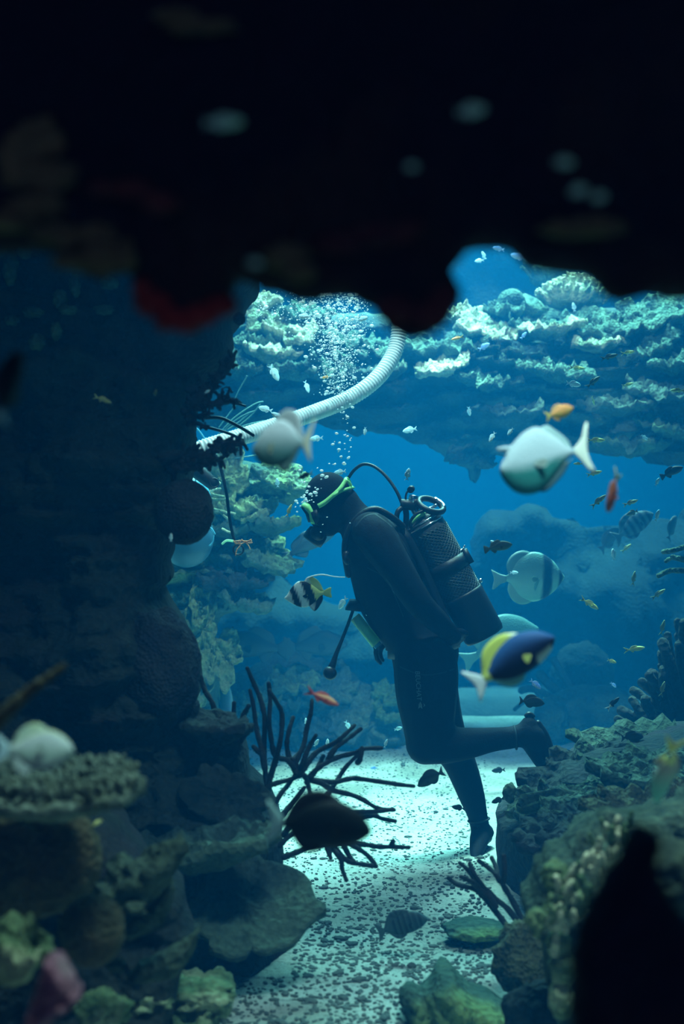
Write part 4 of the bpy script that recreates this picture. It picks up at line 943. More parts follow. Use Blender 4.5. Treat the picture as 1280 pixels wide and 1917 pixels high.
g = strapband([(596, 948, 34, 9), (608, 941, 37.5, 9), (622, 929, 38.5, 8), (636, 916, 36, 8), (644, 904, 31, 7), (648, 897, 26, 7), (652, 899, 14, 6), (655, 903, 1, 6)], 9)
g2 = strapband([(622, 930, 38.5, 7), (634, 922, 37, 6), (646, 917, 31, 6), (656, 914, 22, 6), (661, 912, 10, 6), (662, 911, 1, 6)], 9); g.add(g2.v, g2.f)
g2 = strapband([(646, 898, 26, 5), (654, 904, 22, 5), (657, 910, 20, 5)], 9); g.add(g2.v, g2.f)
o = g.build('mask_strap', M['lime_silicone'], dv); o['label'] = 'lime green mask strap, split at the back of the head'

# weight belt
g = G(); R = []
for t in (-1, 1):
    pass
def belt(fx, fy, bx, by, hw, w_, name, mat):
    g = G(); R = []
    for k in range(33):
        t = 2 * PI * k / 32; a, b = D(fx, fy), D(bx, by); c = (a + b) / 2; u = (b - a) / 2; up = Vector((0, 0, 1))
        ct, st = math.cos(t), math.sin(t)
        p = c + u * ct * 1.02 + Vector((0, s6(hw) * st * 1.03, 0)); out = (u.normalized() * ct + Vector((0, st, 0)))
        R.append([p + up * w_ - out * .006, p + up * w_ + out * .004, p - up * w_ + out * .004, p - up * w_ - out * .006])
    g.rings(R); return g.build(name, mat, dv)
belt(728, 1222, 858, 1200, 74, 0.022, 'weight_belt', M['rubber'])

# ------------------------------------------------------------------ scuba set (tank, harness, hoses) worn on the back
sc_ = empty('scuba_tank', D(865, 1140, 0.02), 'scuba tank under a net cover with valve, hoses and regulator, worn on the diver\'s back', 'tank')
A0 = D(789, 972, 0.0); A1 = D(907, 1190, 0.0); ax = (A1 - A0).normalized(); Rt = s6(38)
side = Vector((ax.z, 0, -ax.x)); 
if side.x < 0: side = -side
def ring(t, r, n=28):
    c = A0 + ax * t; return [c + (side * math.cos(2 * PI * k / n) + Vector((0, 1, 0)) * math.sin(2 * PI * k / n)) * r for k in range(n)]
Lt = (A1 - A0).length
g = G(); g.rings([ring(-.035, .02), ring(-.03, .028), ring(-.02, .045), ring(0, Rt * .75), ring(.025, Rt * .93), ring(.055, Rt), ring(Lt * .5, Rt), ring(Lt - .02, Rt), ring(Lt - .005, Rt * .95)]); g.build('cylinder', M['steel'], sc_)
g = G(); g.rings([ring(Lt * .64, Rt * 1.0), ring(Lt * .64, Rt * 1.05), ring(Lt * .66, Rt * 1.06), ring(Lt * .98, Rt * 1.04), ring(Lt + .004, Rt * 0.98), ring(Lt + .008, Rt * .8)]); g.build('boot', M['rubber'], sc_)
g = G()
for s in (-1, 1):
    for k in range(26):
        a0 = 2 * PI * k / 26; pts = []
        for j in range(34):
            t = .03 + (Lt * .64 - .03) * j / 33; a = a0 + s * j * .16; r = Rt * (1.012 if t > .055 else .95)
            pts.append(A0 + ax * t + (side * math.cos(a) + Vector((0, 1, 0)) * math.sin(a)) * r)
        g.tube(pts, .0011, 4, cap=False)
M['net'] = plain('nylon_net', (0.06, 0.08, 0.07), 0.5); o = g.build('net_cover', M['net'], sc_, smooth=False)
for t0, t1, nm in ((Lt * .36, Lt * .46, 'tank_band'),):
    g = G(); g.rings([ring(t0, Rt * 1.0), ring(t0, Rt * 1.05), ring(t1, Rt * 1.05), ring(t1, Rt * 1.0)]); g.build(nm, M['rubber'], sc_)
bk_ = A0 + ax * Lt * .41 + side * Rt * 1.12
rotT = Matrix((side, Vector((0, 1, 0)), ax)).transposed()
g = G(); g.box(bk_, (.012, .028, .032), 0, rotT); g.build('buckle', M['rubber'], sc_)
g = G(); g.tube([A0 + ax * Lt * .345 + side * Rt * .95 + Vector((0, -.03, 0)), A0 + ax * Lt * .345 + side * Rt * 1.12, A0 + ax * Lt * .33 + side * Rt * 1.25], .004, 8); g.build('buckle_wire', M['chrome'], sc_)
g = G(); g.ell(A0 + ax * Lt * .62 + side * Rt * 1.12, .010); g.build('bolt', M['chrome'], sc_)
g = G(); g.torus(A0 + ax * .012, ax, Rt * .86, .004); g.torus(A0 + ax * .03, ax, Rt * .98, .003); g.build('collar_ring', M['chrome'], sc_)
# backplate and shoulder harness
g = G(); R = []
for x, y in ((742, 985), (758, 1008), (780, 1050), (800, 1095), (822, 1145), (838, 1178)):
    c = D(x, y, 0); R.append([c + Vector((dx, dy, 0)) for dx, dy in ((-.01, -.11), (.03, -.10), (.035, .10), (-.01, .11))])
g.rings(R); g.build('backplate', M['rubber'], sc_)
def hose(pts, r, name, mat='rubber', par=sc_, lab=None):
    sp = smooth_pts(pts, 6); g = G(); g.tube([D(x, y, dy) for x, y, dy in sp], s6(r), 10); o = g.build(name, M[mat], par)
    if lab: o['label'] = lab
    return o
# shoulder strap follows the torso
for s in (-1, 1):
    hose([(752, 985, s * .10), (728, 966, s * .135), (700, 953, s * .14), (672, 966, s * .14), (652, 994, s * .135), (645, 1030, s * .12), (652, 1075, s * .11)], 6, 'shoulder_strap')
hose([(648, 1034, -.155), (646, 1042, -.16), (650, 1050, -.155)], 6, 'strap_buckle')
# valve, first stage, yoke loop and wheel
def cyl(c, a, r, h, name, mat, lab=None, bev=.12):
    a = Vector(a).normalized(); g = G(); g.tube([c - a * h / 2, c - a * h * .46, c + a * h * .46, c + a * h / 2], [r * (1 - bev), r, r, r * (1 - bev)], 18, cap=False)
    o = g.build(name, M[mat], sc_)
    if lab: o['label'] = lab
    return o
cyl(D(782, 962, 0), ax, s6(9), s6(26), 'valve_post', 'chrome')
cyl(D(764, 945, -.01), (1, 0, -0.1), s6(10), s6(30), 'first_stage', 'rubber')
cyl(D(773, 935, -.01), (.2, 0, 1), s6(9), s6(16), 'first_stage_cap', 'chrome', 'chrome cap')
cyl(D(778, 942, -.01), (.2, 0, 1), s6(10), s6(14), 'valve_knob', 'rubber')
cyl(D(769, 916, -.01), (.3, 1, .3), s6(6.5), s6(10), 'blow_plug', 'rubber')
hose([(769, 917, -.01), (762, 921, -.01), (759, 930, -.01), (760, 940, -.01)], 2, 'retaining_cord')
g = G(); g.torus(D(806, 946, -.02), (0.35, -.55, 1.0), s6(24), s6(6.0), n=32, m=10); g.build('yoke_ring', M['rubber'], sc_)
g = G()
for i in range(8):
    pass
ra_ = [D(806, 946, -.02) + (Vector((0.35, -.55, 1.0)).to_track_quat('Z', 'Y') @ Vector((s6(24.5) * math.cos(a), s6(24.5) * math.sin(a), s6(3.2)))) for a in [math.radians(x) for x in range(-30, 50, 8)]]
g.tube(ra_, s6(4.6), 8); o = g.build('yoke_trim', M['chrome'], sc_); o['label'] = 'bright end of the ring'
hose([(785, 947, -.03), (797, 952, -.03), (806, 951, -.03), (815, 946, -.03)], 3.2, 'yoke_lever', 'chrome')
hose([(770, 990, -.05), (766, 978, -.06), (778, 962, -.07), (798, 955, -.06), (812, 958, -.04), (806, 972, -.05), (788, 986, -.06), (772, 992, -.05)], 3.0, 'hose_loop')
hose([(772, 978, -.04), (780, 968, -.05), (792, 962, -.05)], 4.2, 'valve_tag', 'lime_silicone')
hose([(752, 950, -.02), (744, 958, -.03), (742, 972, -.03), (748, 984, -.02), (756, 990, 0)], 5.0, 'low_pressure_hose')
hose([(757, 948, -.01), (760, 962, -.01), (760, 980, 0), (762, 1000, 0)], 5.5, 'low_pressure_hose')
hose([(754, 948, 0), (745, 925, 0.01), (732, 903, 0.03), (716, 884, 0.05), (698, 871, 0.07), (680, 868, 0.09), (664, 878, 0.10), (652, 894, 0.11), (640, 915, .12), (625, 950, .125), (612, 985, .11), (602, 1003, .07)], 3.1, 'regulator_hose')
# second stage in the mouth
cm = D(591, 1003, 0); rax = Vector((-.58, 0, -.82))
g = G(); g.tube([cm + Vector((.02, 0, .03)), cm + rax * -.03, cm + rax * -.02, cm + rax * .005, cm + rax * .028, cm + rax * .034], [.02, .030, .043, .046, .046, .036], 20, cap=False); o = g.build('second_stage', M['rubber'], sc_); o['label'] = 'black regulator held in the mouth'
g = G(); g.tube([D(594, 999, -.03), D(594, 999, .03)], [s6(15), s6(15)], 16); g.tube([D(608, 990, 0), D(596, 998, 0)], [s6(10), s6(12)], 12); g.build('exhaust_tee', M['rubber'], sc_)
# chest pocket, hanging gauge
g = G(); R = Matrix.Rotation(0.05, 3, 'Y')
pts = [(646, 1140), (655, 1123), (676, 1123), (684, 1132), (682, 1144)]; rr = [[D(x, y, dy) for x, y in pts] for dy in (-.07, -.06, .06, .07)]
g.rings(rr); o = g.build('chest_pocket', M['rubber'], sc_)
g = G(); sp = [(660, 1142, -.05, 3), (650, 1170, -.055, 3), (638, 1200, -.06, 3.4), (629, 1222, -.06, 4.2), (624, 1238, -.06, 6), (619, 1252, -.06, 8)]
g.tube([D(x, y, dy) for x, y, dy, r in sp], [s6(r) for *_, r in sp], 10); g.build('gauge_hose', M['rubber'], sc_)
g = G(); g.tube([D(618, 1257, -.085), D(618, 1257, -.075), D(617, 1257, -.045), D(617, 1257, -.035)], [s6(9), s6(12.5), s6(12.5), s6(9)], 18, cap=False); g.build('pressure_gauge', M['rubber'], sc_)
g = G(); g.ell(D(676, 1122, -.075), .006); g.ell(D(686, 1148, -.075), .006); g.build('d_ring', M['chrome'], sc_)
# writing slate
sl = empty('writing_slate', D(684, 1178, -.04), 'pale green writing slate hanging below the diver\'s chest', 'slate')
a = D(665, 1156, 0); b = D(702, 1202, 0); u = (b - a).normalized(); v_ = Vector((u.z, 0, -u.x)); 
def quad(c, hu, hv, th, dy):
    n_ = (Vector((0, 1, 0)) * .78 + v_ * .62).normalized(); R3 = Matrix((u, n_, u.cross(n_))).transposed(); g = G(); g.box(c + n_ * dy, (hu, th, hv), 0, R3); return g
c = D(684, 1178, -.055); quad(c, s6(32), s6(11.5), .004, 0).build('slate_frame', M['slate_frame'], sl)
quad(c, s6(29), s6(9), .003, -.003).build('slate_face', M['slate'], sl)
quad(c + u * s6(34.5), s6(3.5), s6(9), .002, 0).build('slate_clip', M['basin'], sl)

# ------------------------------------------------------------------ fish
def lerp3(a, b, t): return tuple(x + (y - x) * t for x, y in zip(a, b))
def sstep(a, b, x): t = min(max((x - a) / (b - a), 0), 1); return t * t * (3 - 2 * t)
# profiles: list of (t, top, bottom) with t from 0 nose to 1 tail root; lengths in units of total length, body spans `bl`
KINDS = {
 'chromis': dict(bl=.80, w=.075, pr=[(0, .00, -.02), (.06, .06, -.07), (.2, .135, -.14), (.42, .185, -.185), (.65, .15, -.15), (.85, .075, -.07), (1, .04, -.04)],
    tail=[(.28, .04), (.40, .11), (.50, .16), (.42, .0), (.50, -.16), (.40, -.11), (.28, -.04)], dors=[(-.20, .12), (-.10, .22), (.05, .24), (.20, .17), (.26, .06)], anal=[(-.02, -.15), (.06, -.23), (.2, -.16), (.25, -.06)], pect=(-.18, -.02, .12)),
 'anthias': dict(bl=.78, w=.07, pr=[(0, .0, -.01), (.08, .05, -.05), (.3, .105, -.11), (.5, .11, -.115), (.75, .07, -.07), (1, .028, -.028)],
    tail=[(.26, .03), (.36, .08), (.52, .15), (.38, .0), (.52, -.15), (.36, -.08), (.26, -.03)], dors=[(-.2, .09), (-.1, .16), (.1, .15), (.22, .05)], anal=[(.02, -.1), (.08, -.16), (.2, -.06)], pect=(-.18, -.02, .1)),
 'unicorn': dict(bl=.82, w=.085, pr=[(0, -.07, -.15), (.025, -.02, -.20), (.06, .03, -.25), (.10, .12, -.29), (.18, .20, -.35), (.32, .32, -.385), (.48, .38, -.36), (.62, .34, -.27), (.78, .25, -.10), (.92, .15, .04), (1, .135, .075)],
    tail=[(.30, .13), (.39, .25), (.43, .40), (.47, .42), (.45, .15), (.48, .0), (.53, -.12), (.48, -.13), (.38, .0), (.30, .08)], dors=[(-.15, .28), (.0, .40), (.13, .33), (.24, .23), (.28, .14)],
    anal=[(-.15, -.34), (-.02, -.35), (.10, -.25), (.20, -.13), (.27, .02)], pect=(-.14, -.06, .14), horn=True),
 'tang': dict(bl=.84, w=.08, pr=[(0, -.01, -.05), (.05, .05, -.085), (.15, .135, -.135), (.35, .21, -.18), (.55, .21, -.18), (.75, .15, -.14), (.9, .06, -.06), (1, .035, -.035)],
    tail=[(.33, .03), (.42, .13), (.50, .19), (.455, .0), (.50, -.17), (.42, -.12), (.33, -.03)], dors=[(-.27, .13), (-.17, .24), (.0, .30), (.2, .25), (.32, .07)], anal=[(-.08, -.16), (.02, -.23), (.16, -.21), (.28, -.06)], pect=(-.19, -.04, .09)),
 'batfish': dict(bl=.80, w=.06, pr=[(0, -.02, -.07), (.06, .08, -.14), (.18, .25, -.27), (.38, .39, -.39), (.58, .41, -.42), (.78, .30, -.32), (.92, .10, -.11), (1, .045, -.05)],
    tail=[(.29, .045), (.38, .08), (.48, .15), (.50, .15), (.47, .0), (.50, -.16), (.46, -.16), (.38, -.09), (.29, -.05)], dors=[(-.15, .34), (.0, .44), (.12, .44), (.23, .36), (.29, .22), (.27, .07)],
    anal=[(-.12, -.36), (.02, -.45), (.14, -.45), (.24, -.36), (.29, -.2), (.27, -.08)], pect=(-.13, -.04, .12)),
 'banner': dict(bl=.80, w=.06, pr=[(0, -.04, -.07), (.07, .02, -.12), (.18, .16, -.2), (.36, .31, -.29), (.55, .31, -.31), (.75, .2, -.22), (.9, .07, -.08), (1, .04, -.04)],
    tail=[(.29, .04), (.38, .10), (.46, .12), (.45, 0), (.46, -.12), (.38, -.1), (.29, -.04)], dors=[(-.12, .26), (.02, .42), (.2, .32), (.29, .1)], anal=[(-.02, -.27), (.1, -.42), (.26, -.2), (.28, -.06)], pect=(-.12, -.04, .1), filament=True),
 'grouper': dict(bl=.82, w=.085, pr=[(0, .0, -.03), (.06, .06, -.07), (.2, .13, -.13), (.4, .185, -.15), (.6, .16, -.13), (.8, .09, -.08), (1, .045, -.045)],
    tail=[(.31, .045), (.42, .12), (.49, .14), (.50, 0), (.49, -.14), (.42, -.12), (.31, -.045)], dors=[(-.18, .12), (-.05, .25), (.12, .22), (.24, .16), (.28, .06)], anal=[(.06, -.13), (.14, -.2), (.26, -.08)], pect=(-.16, -.03, .12)),
}
def fish_body(g, K, col, nu=30, nv=16, bend=0.0):
    pr = K['pr']; bl = K['bl']; R = []; cols = []
    sp = smooth_pts(pr, 5)
    for t, a, b in sp:
        x = .5 - bl * t; wd = K['w'] * math.sin(PI * min(1, (t * .93 + .07)) ** .62) ** .8 * (1.0) + .006
        wd = max(wd * min(1, (a - b) / .1 + .25), .006)
        c = (a + b) / 2; h = (a - b) / 2; rg = []
        for k in range(nv):
            th = 2 * PI * k / nv; z = c + h * math.sin(th); y = wd * math.cos(th) * (abs(math.cos(th)) ** .15)
            rg.append(Vector((x, y + bend * (t ** 2) * .2, z))); cols.append(col(t, math.sin(th), x, z))
        R.append(rg)
    g.rings(R, col=cols)
def fish_fin(g, pts, col, th=.006, y0=0.0, bend=0.0, tx=None):
    sp = smooth_pts(pts + [pts[0]], 4)[:-1]; n = len(sp); cx = sum(p[0] for p in sp) / n; cz = sum(p[1] for p in sp) / n; V = []; cl = []
    for s in (-1, 1):
        for f, tt in ((1.0, .15), (.75, 1.0)):
            for x, z in sp:
                q = Vector((cx + (x - cx) * f, y0 + s * th * tt, cz + (z - cz) * f)); t = (.5 - q.x); q.y += bend * t * t * .2
                V.append(q); cl.append(col(max(0, t / .8), 0, q.x, q.z))
        V.append(Vector((cx, y0 + s * th + bend * (.5 - cx) ** 2 * .2, cz))); cl.append(col((.5 - cx) / .8, 0, cx, cz))
    m = 2 * n + 1; Fq = []
    for s in (0, 1):
        o = s * m
        for i in range(n):
            j = (i + 1) % n; a = (o + i, o + j, o + n + j, o + n + i); b = (o + n + i, o + n + j, o + 2 * n)
            Fq += [a if s == 0 else a[::-1], b if s == 0 else b[::-1]]
    for i in range(n):
        j = (i + 1) % n; Fq.append((i, m + i, m + j, j))
    g.add(V, Fq, 0, cl)
def fish_pieces(kind, colf, bend):
    K = KINDS[kind]; out = {}
    g = G(); fish_body(g, K, colf['body'], bend=bend)
    if K.get('horn'): g.tube([(.36, 0, .11), (.44, 0, .13), (.515, 0, .125)], [.05, .034, .024], 10, col=colf['body'](.05, .5, .4, .1))
    out['body'] = (g, 'fish')
    g = G(); fish_fin(g, K['tail'] and [(-x, z) for x, z in K['tail']], colf.get('tail', colf['body']), bend=bend); out['tail_fin'] = (g, 'fin')
    for nm, key in (('dorsal_fin', 'dors'), ('anal_fin', 'anal')):
        pts = K[key]; inner = [(x, z * .45) for x, z in (pts[-1], pts[0])]
        g = G(); fish_fin(g, [(-x, z) for x, z in pts] + [(-x, z) for x, z in inner], colf.get(key, colf['body']), bend=bend); out[nm] = (g, 'fin')
    if K.get('filament'):
        g = G(); g.tube(smooth_pts([(-.0, 0, .37), (-.10, 0, .42), (-.3, 0, .44), (-.55, 0, .37), (-.75, 0, .34)], 5), [.02] * 5 + [.016] * 8 + [.011] * 8, 6, col=(.85, .9, .85)); out['dorsal_filament'] = (g, 'fin')
    px, pz, pl = K['pect']
    g = G()
    for s in (-1, 1):
        f = G(); fish_fin(f, [(0, .015), (-pl * .7, .05), (-pl, .01), (-pl * .75, -.05), (0, -.015)], colf.get('pect', colf['body']), th=.003)
        yy = s * (K['w'] * .95 + .008)
        g.add([Vector((-px + v[0] * .95, yy + s * abs(v[0]) * .35, pz + v[2])) for v in f.v], f.f, 0, f.c)
    out['pectoral_fin'] = (g, 'fin')
    h = K['pr']; ez = (h[1][1] + h[1][2]) / 2 + .035
    g = G()
    for s in (-1, 1): g.ell((.5 - K['bl'] * .115, s * K['w'] * .62, ez), (.02, .012, .02), nu=10, nv=6)
    out['eye'] = (g, 'eye')
    return out
def orient(theta, yaw, roll=0.0):
    th, ps = math.radians(theta), math.radians(yaw)
    h = Vector((math.cos(th) * math.cos(ps), math.sin(ps), math.sin(th) * math.cos(ps)))
    up = Vector((0, 0, 1)); 
    if abs(h.z) > .93: up = Vector((-1, 0, 0)) if h.x >= 0 else Vector((1, 0, 0))
    left = up.cross(h).normalized(); up = h.cross(left)
    R = Matrix((h, left, up)).transposed()
    return (R @ Matrix.Rotation(math.radians(roll), 3, 'X'))
_pc = {}
def fish(kind, look, px, py, d, L, theta, label, yaw=0, roll=0, bend=0.0, name='fish', cat='fish', group=None, parts=True, deep=1.0, wide=1.0):
    c = P(px, py, d); s = S(L, d); R = orient(theta, yaw, roll)
    mw = Matrix.Translation(c) @ R.to_4x4() @ Matrix.Diagonal((s, s * wide, s * deep, 1))
    key = (kind, look, bend, parts)
    if key not in _pc:
        pcs = fish_pieces(kind, LOOK[look], bend)
        if parts: _pc[key] = {k: g.mesh(k, M[m]) for k, (g, m) in pcs.items()}
        else:
            g = G()
            for k, (q, m) in pcs.items():
                if k == 'eye': q.c = [(.01, .01, .01)] * len(q.v)
                g.add(q.v, q.f, 0, q.c)
            _pc[key] = {'all': g.mesh('fish', M['fish'])}
    if parts:
        e = bpy.data.objects.new(name, None); C.objects.link(e); e.empty_display_size = .05; e.matrix_world = mw; tag(e, label, cat, group)
        for k, me in _pc[key].items():
            o = bpy.data.objects.new(k, me); C.objects.link(o); o.parent = e
        return e
    o = bpy.data.objects.new(name, _pc[key]['all']); C.objects.link(o); o.matrix_world = mw
    return tag(o, label, cat, group)
def two(top, bot, edge=0.0, soft=.5):
    return lambda t, v, x, z: lerp3(bot, top, sstep(edge - soft, edge + soft, v))
def const(c): return lambda t, v, x, z: c
def bands(base, dark, bs, soft=.03, slant=0.0, bot=None):
    def f(t, v, x, z):
        c = base if bot is None else lerp3(bot, base, sstep(-.6, .6, v)); u = (.5 - x) + slant * z; k = 0
        for a, b in bs: k = max(k, sstep(a - soft, a + soft, u) * (1 - sstep(b - soft, b + soft, u)))
        return lerp3(c, dark, k)
    return f
def idol(t, v, x, z):
    u = (.5 - x) + .25 * z; wht = (.85, .92, .88); blk = (.01, .012, .02); yel = (.75, .8, .25)
    c = wht
    if .14 < u < .27: c = blk
    if .42 < u < .60: c = blk
    if u >= .60: c = yel
    return c
def tangcol(t, v, x, z):
    c = lerp3((.01, .015, .05), (.03, .10, .28), sstep(-.2, .9, v))
    if v < -.6 and .1 < t < .35: c = (.6, .7, .6)
    if t > .9: c = (.75, .8, .2)
    return c
LOOK = {
 'unicorn': dict(body=lambda t, v, x, z: lerp3((.03, .22, .20), (.50, .60, .64), sstep(-.05, .05, z + .25 * x + .01)), tail=const((.85, .88, .75)), dors=const((.35, .5, .5)), anal=const((.05, .12, .14)), pect=const((.5, .6, .55))),  # pale upper, dark green lower body: light from above put into the colour
 'greyfish': dict(body=lambda t, v, x, z: lerp3((.06, .20, .20), (.50, .56, .60), sstep(-.12, .14, z)), tail=const((.6, .62, .5)), dors=const((.35, .4, .42)), anal=const((.08, .16, .16)), pect=const((.5, .55, .4))),
 'orange': dict(body=two((1.0, .42, .14), (.85, .55, .12)), tail=const((.7, .55, .15)), dors=const((.9, .5, .2))),
 'redorange': dict(body=two((.75, .22, .07), (.5, .12, .05)), tail=const((.6, .55, .12))),
 'red': dict(body=lambda t, v, x, z: lerp3((.62, .10, .09), (.85, .42, .22), sstep(.0, .6, v) * (1 - sstep(.25, .5, abs(t - .5)))), tail=const((.45, .06, .07))),
 'tang': dict(body=tangcol, tail=const((.80, .86, .85)), dors=lambda t, v, x, z: lerp3((.80, .85, .16), (.85, .9, .75), sstep(-.02, .05, x - .12)), anal=const((.16, .45, .38)), pect=const((.7, .75, .2))),
 'batfish': dict(body=bands((.07, .16, .15), (.004, .015, .03), [(.03, .085), (.18, .31)], .015, .08, (.17, .32, .27)), tail=const((.10, .18, .17)), dors=const((.06, .13, .13)), anal=const((.12, .22, .19))),
 'batfish_plain': dict(body=two((.05, .13, .13), (.09, .2, .18))),
 'idol': dict(body=idol, tail=const((.6, .7, .2)), dors=lambda t, v, x, z: (.85, .92, .88) if x > -.02 else (.7, .78, .25), anal=lambda t, v, x, z: (.85, .9, .85) if x > -.1 else (.02, .02, .03)),
 'pale_yellow_top': dict(body=lambda t, v, x, z: lerp3((.45, .66, .52), lerp3((.62, .72, .68), (.70, .76, .3), sstep(.85, 1.0, v)), sstep(-.5, .4, v)), tail=const((.4, .6, .62)), dors=lambda t, v, x, z: lerp3((.5, .66, .5), (.7, .78, .25), sstep(.2, .27, z))),
 'rainbow': dict(body=lambda t, v, x, z: lerp3((.25, .7, .5), (.55, .5, .4), sstep(.2, .8, t)) if t < .8 else (.9, .95, .35), tail=const((.85, .88, .3)), pect=const((.75, .85, .8))),
 'dark': dict(body=two((.015, .018, .02), (.05, .06, .05))),
 'darkgreen': dict(body=two((.04, .05, .03), (.14, .16, .08))),
 'darkband': dict(body=bands((.05, .08, .09), (.015, .02, .03), [(.12, .16), (.22, .26), (.32, .36), (.42, .46), (.52, .56), (.62, .66)], .015)),
 'paleband': dict(body=bands((.05, .08, .09), (.008, .012, .02), [(.1, .17), (.24, .31), (.38, .45), (.52, .59), (.66, .73)], .015)),
 'shadow': dict(body=two((.03, .05, .06), (.06, .09, .1))),
 'blurdark': dict(body=two((.005, .012, .016), (.012, .026, .03)), tail=const((.35, .62, .58))),
 'aqua_glint': dict(body=two((.40, 1.0, .60), (.42, .98, .62))),
 'chromis': dict(body=two((.5, .85, .95), (.85, 1.0, 1.0)), tail=const((.6, .9, 1.0))),
 'chromis_blue': dict(body=two((.2, .4, .95), (.55, .75, 1.0)), tail=const((.4, .6, 1.0))),
 'yellow': dict(body=two((.85, .78, .25), (.75, .85, .45)), tail=const((.8, .82, .35))),
 'olivefish': dict(body=two((.25, .26, .10), (.45, .42, .16)), tail=const((.4, .45, .2))),
 'bicolor': dict(body=lambda t, v, x, z: (.9, .85, .6) if t > .82 else (.02, .02, .03), tail=const((.9, .9, .8))),
}
# large and blurred fish
fish('unicorn', 'unicorn', 1022, 862, 3.0, 172, 180, 'large pale grey and green fish with a short horn on its forehead, facing left', name='unicornfish', roll=14)
fish('chromis', 'orange', 1046, 772, 3.3, 66, 20, 'blurred bright orange fish just above the large horned fish', yaw=25, name='anthias')
fish('tang', 'greyfish', 530, 832, 2.6, 128, 184, 'blurred grey disc-shaped fish crossing the white hose', yaw=28, roll=18, name='surgeonfish', deep=1.85)
fish('banner', 'idol', 578, 1112, 5.4, 92, 184, 'black and white banded fish with a long trailing dorsal streamer', name='bannerfish', deep=.85)
fish('tang', 'tang', 958, 1238, 3.0, 182, 33, 'dark navy surgeonfish with a bright yellow back and white tail', name='surgeonfish', yaw=0, deep=1.0)
fish('batfish', 'batfish', 988, 1080, 7.0, 142, 3, 'large banded batfish behind the tank, facing right', name='batfish', yaw=12, deep=.78)
fish('batfish', 'batfish_plain', 935, 1205, 7.4, 160, 25, 'plain greenish batfish half hidden by the navy and yellow surgeonfish', name='batfish', yaw=10, deep=.75)
fish('tang', 'paleband', 1185, 985, 7.6, 92, 35, 'dim striped fish at the right, nose up', name='surgeonfish', yaw=10)
fish('tang', 'shadow', 1257, 988, 7.6, 52, 70, 'round dark fish near the right edge beside the dim striped fish', yaw=20)
fish('tang', 'shadow', 1140, 1010, 8.4, 60, 50, 'faint dark fish below and left of the dim striped fish', yaw=20)
fish('anthias', 'redorange', 1147, 920, 2.9, 88, 262, 'blurred rust-red fish hanging head down at the right of the horned fish', yaw=30, name='anthias', deep=1.3)
fish('anthias', 'red', 603, 1306, 3.8, 68, 335, 'salmon-red fish swimming down to the right above the black finger coral', name='anthias', deep=1.0)
fish('tang', 'blurdark', 597, 1545, 2.4, 198, 357, 'blurred dark oval fish in front of the black finger coral', name='surgeonfish', deep=1.12)
fish('chromis', 'pale_yellow_top', 62, 1404, 2.1, 152, 0, 'blurred pale fish with a yellow top edge at the left above the table coral', name='surgeonfish', yaw=0, roll=-30, deep=1.45)
fish('anthias', 'rainbow', 1242, 1432, 2.6, 158, 262, 'blurred green and yellow wrasse diving at the right edge', name='wrasse', yaw=15, bend=-1.6, deep=1.0)
fish('grouper', 'shadow', 478, 1210, 8.6, 130, 175, 'left one of two big dim groupers resting over the low reef', name='grouper', deep=1.15)
fish('grouper', 'shadow', 590, 1208, 8.6, 120, 5, 'right one of two big dim groupers, nearer the hanging gauge', name='grouper', deep=1.2)
fish('tang', 'darkband', 752, 1732, 4.6, 100, 18, 'dark striped fish just above the sand at the bottom', name='surgeonfish')
fish('grouper', 'shadow', 578, 1018, 7.4, 122, 30, 'dim grey fish behind the regulator with its tail down', name='grouper', deep=.8)
fish('tang', 'blurdark', 18, 722, 1.6, 150, 80, 'near black out-of-focus fish at the left edge', name='surgeonfish', yaw=20)
fish('anthias', 'olivefish', 192, 748, 4.0, 36, 340, 'faint small olive fish in front of the dark pillar')
fish('chromis', 'olivefish', 291, 735, 4.0, 26, 200, 'faint round pale fish in front of the dark pillar', yaw=70)
fish('anthias', 'blurdark', 572, 890, 4.0, 34, 200, 'blurred small dark fish with a pale patch in front of the diver\'s forehead', yaw=30)
# dark small fish
for a in [('grouper', 'darkgreen', 932, 1024, 5.6, 54, 12, 'dark olive fish just right of the tank buckle'), ('tang', 'dark', 806, 1457, 5.2, 56, 208, 'dark fish on the bright sand below the bent knee'),
          ('chromis', 'dark', 858, 1512, 5.6, 26, 170, 'small dark fish left of the standing shin'), ('chromis', 'dark', 933, 1442, 6.6, 26, 185, 'small dark fish right of the shin over bright sand'),
          ('chromis', 'dark', 932, 1498, 5.8, 26, 200, 'tiny dark fish beside the pale cup coral'), ('tang', 'dark', 995, 1314, 5.8, 48, 355, 'dark fish just above the raised heel'),
          ('anthias', 'darkgreen', 1140, 668, 6.6, 34, 15, 'slim dark fish in front of the arch above its lower twin'), ('anthias', 'darkgreen', 1110, 715, 6.6, 34, 40, 'slim dark fish in front of the arch below its upper twin'),
          ('grouper', 'dark', 1257, 884, 6.4, 46, 25, 'dark fish at the right edge under the arch'), ('tang', 'dark', 1183, 1380, 5.6, 42, 5, 'dark fish lying close over the right mound'),
          ('anthias', 'bicolor', 1147, 1317, 5.8, 34, 45, 'dark fish with a pale yellow patch left of the dark finger coral clump'), ('chromis', 'darkgreen', 1183, 960, 6.8, 24, 200, 'small dark chromis under the right part of the arch')]:
    fish(a[0], a[1], *a[2:7], a[7], parts=a[5] > 40, name='damselfish')
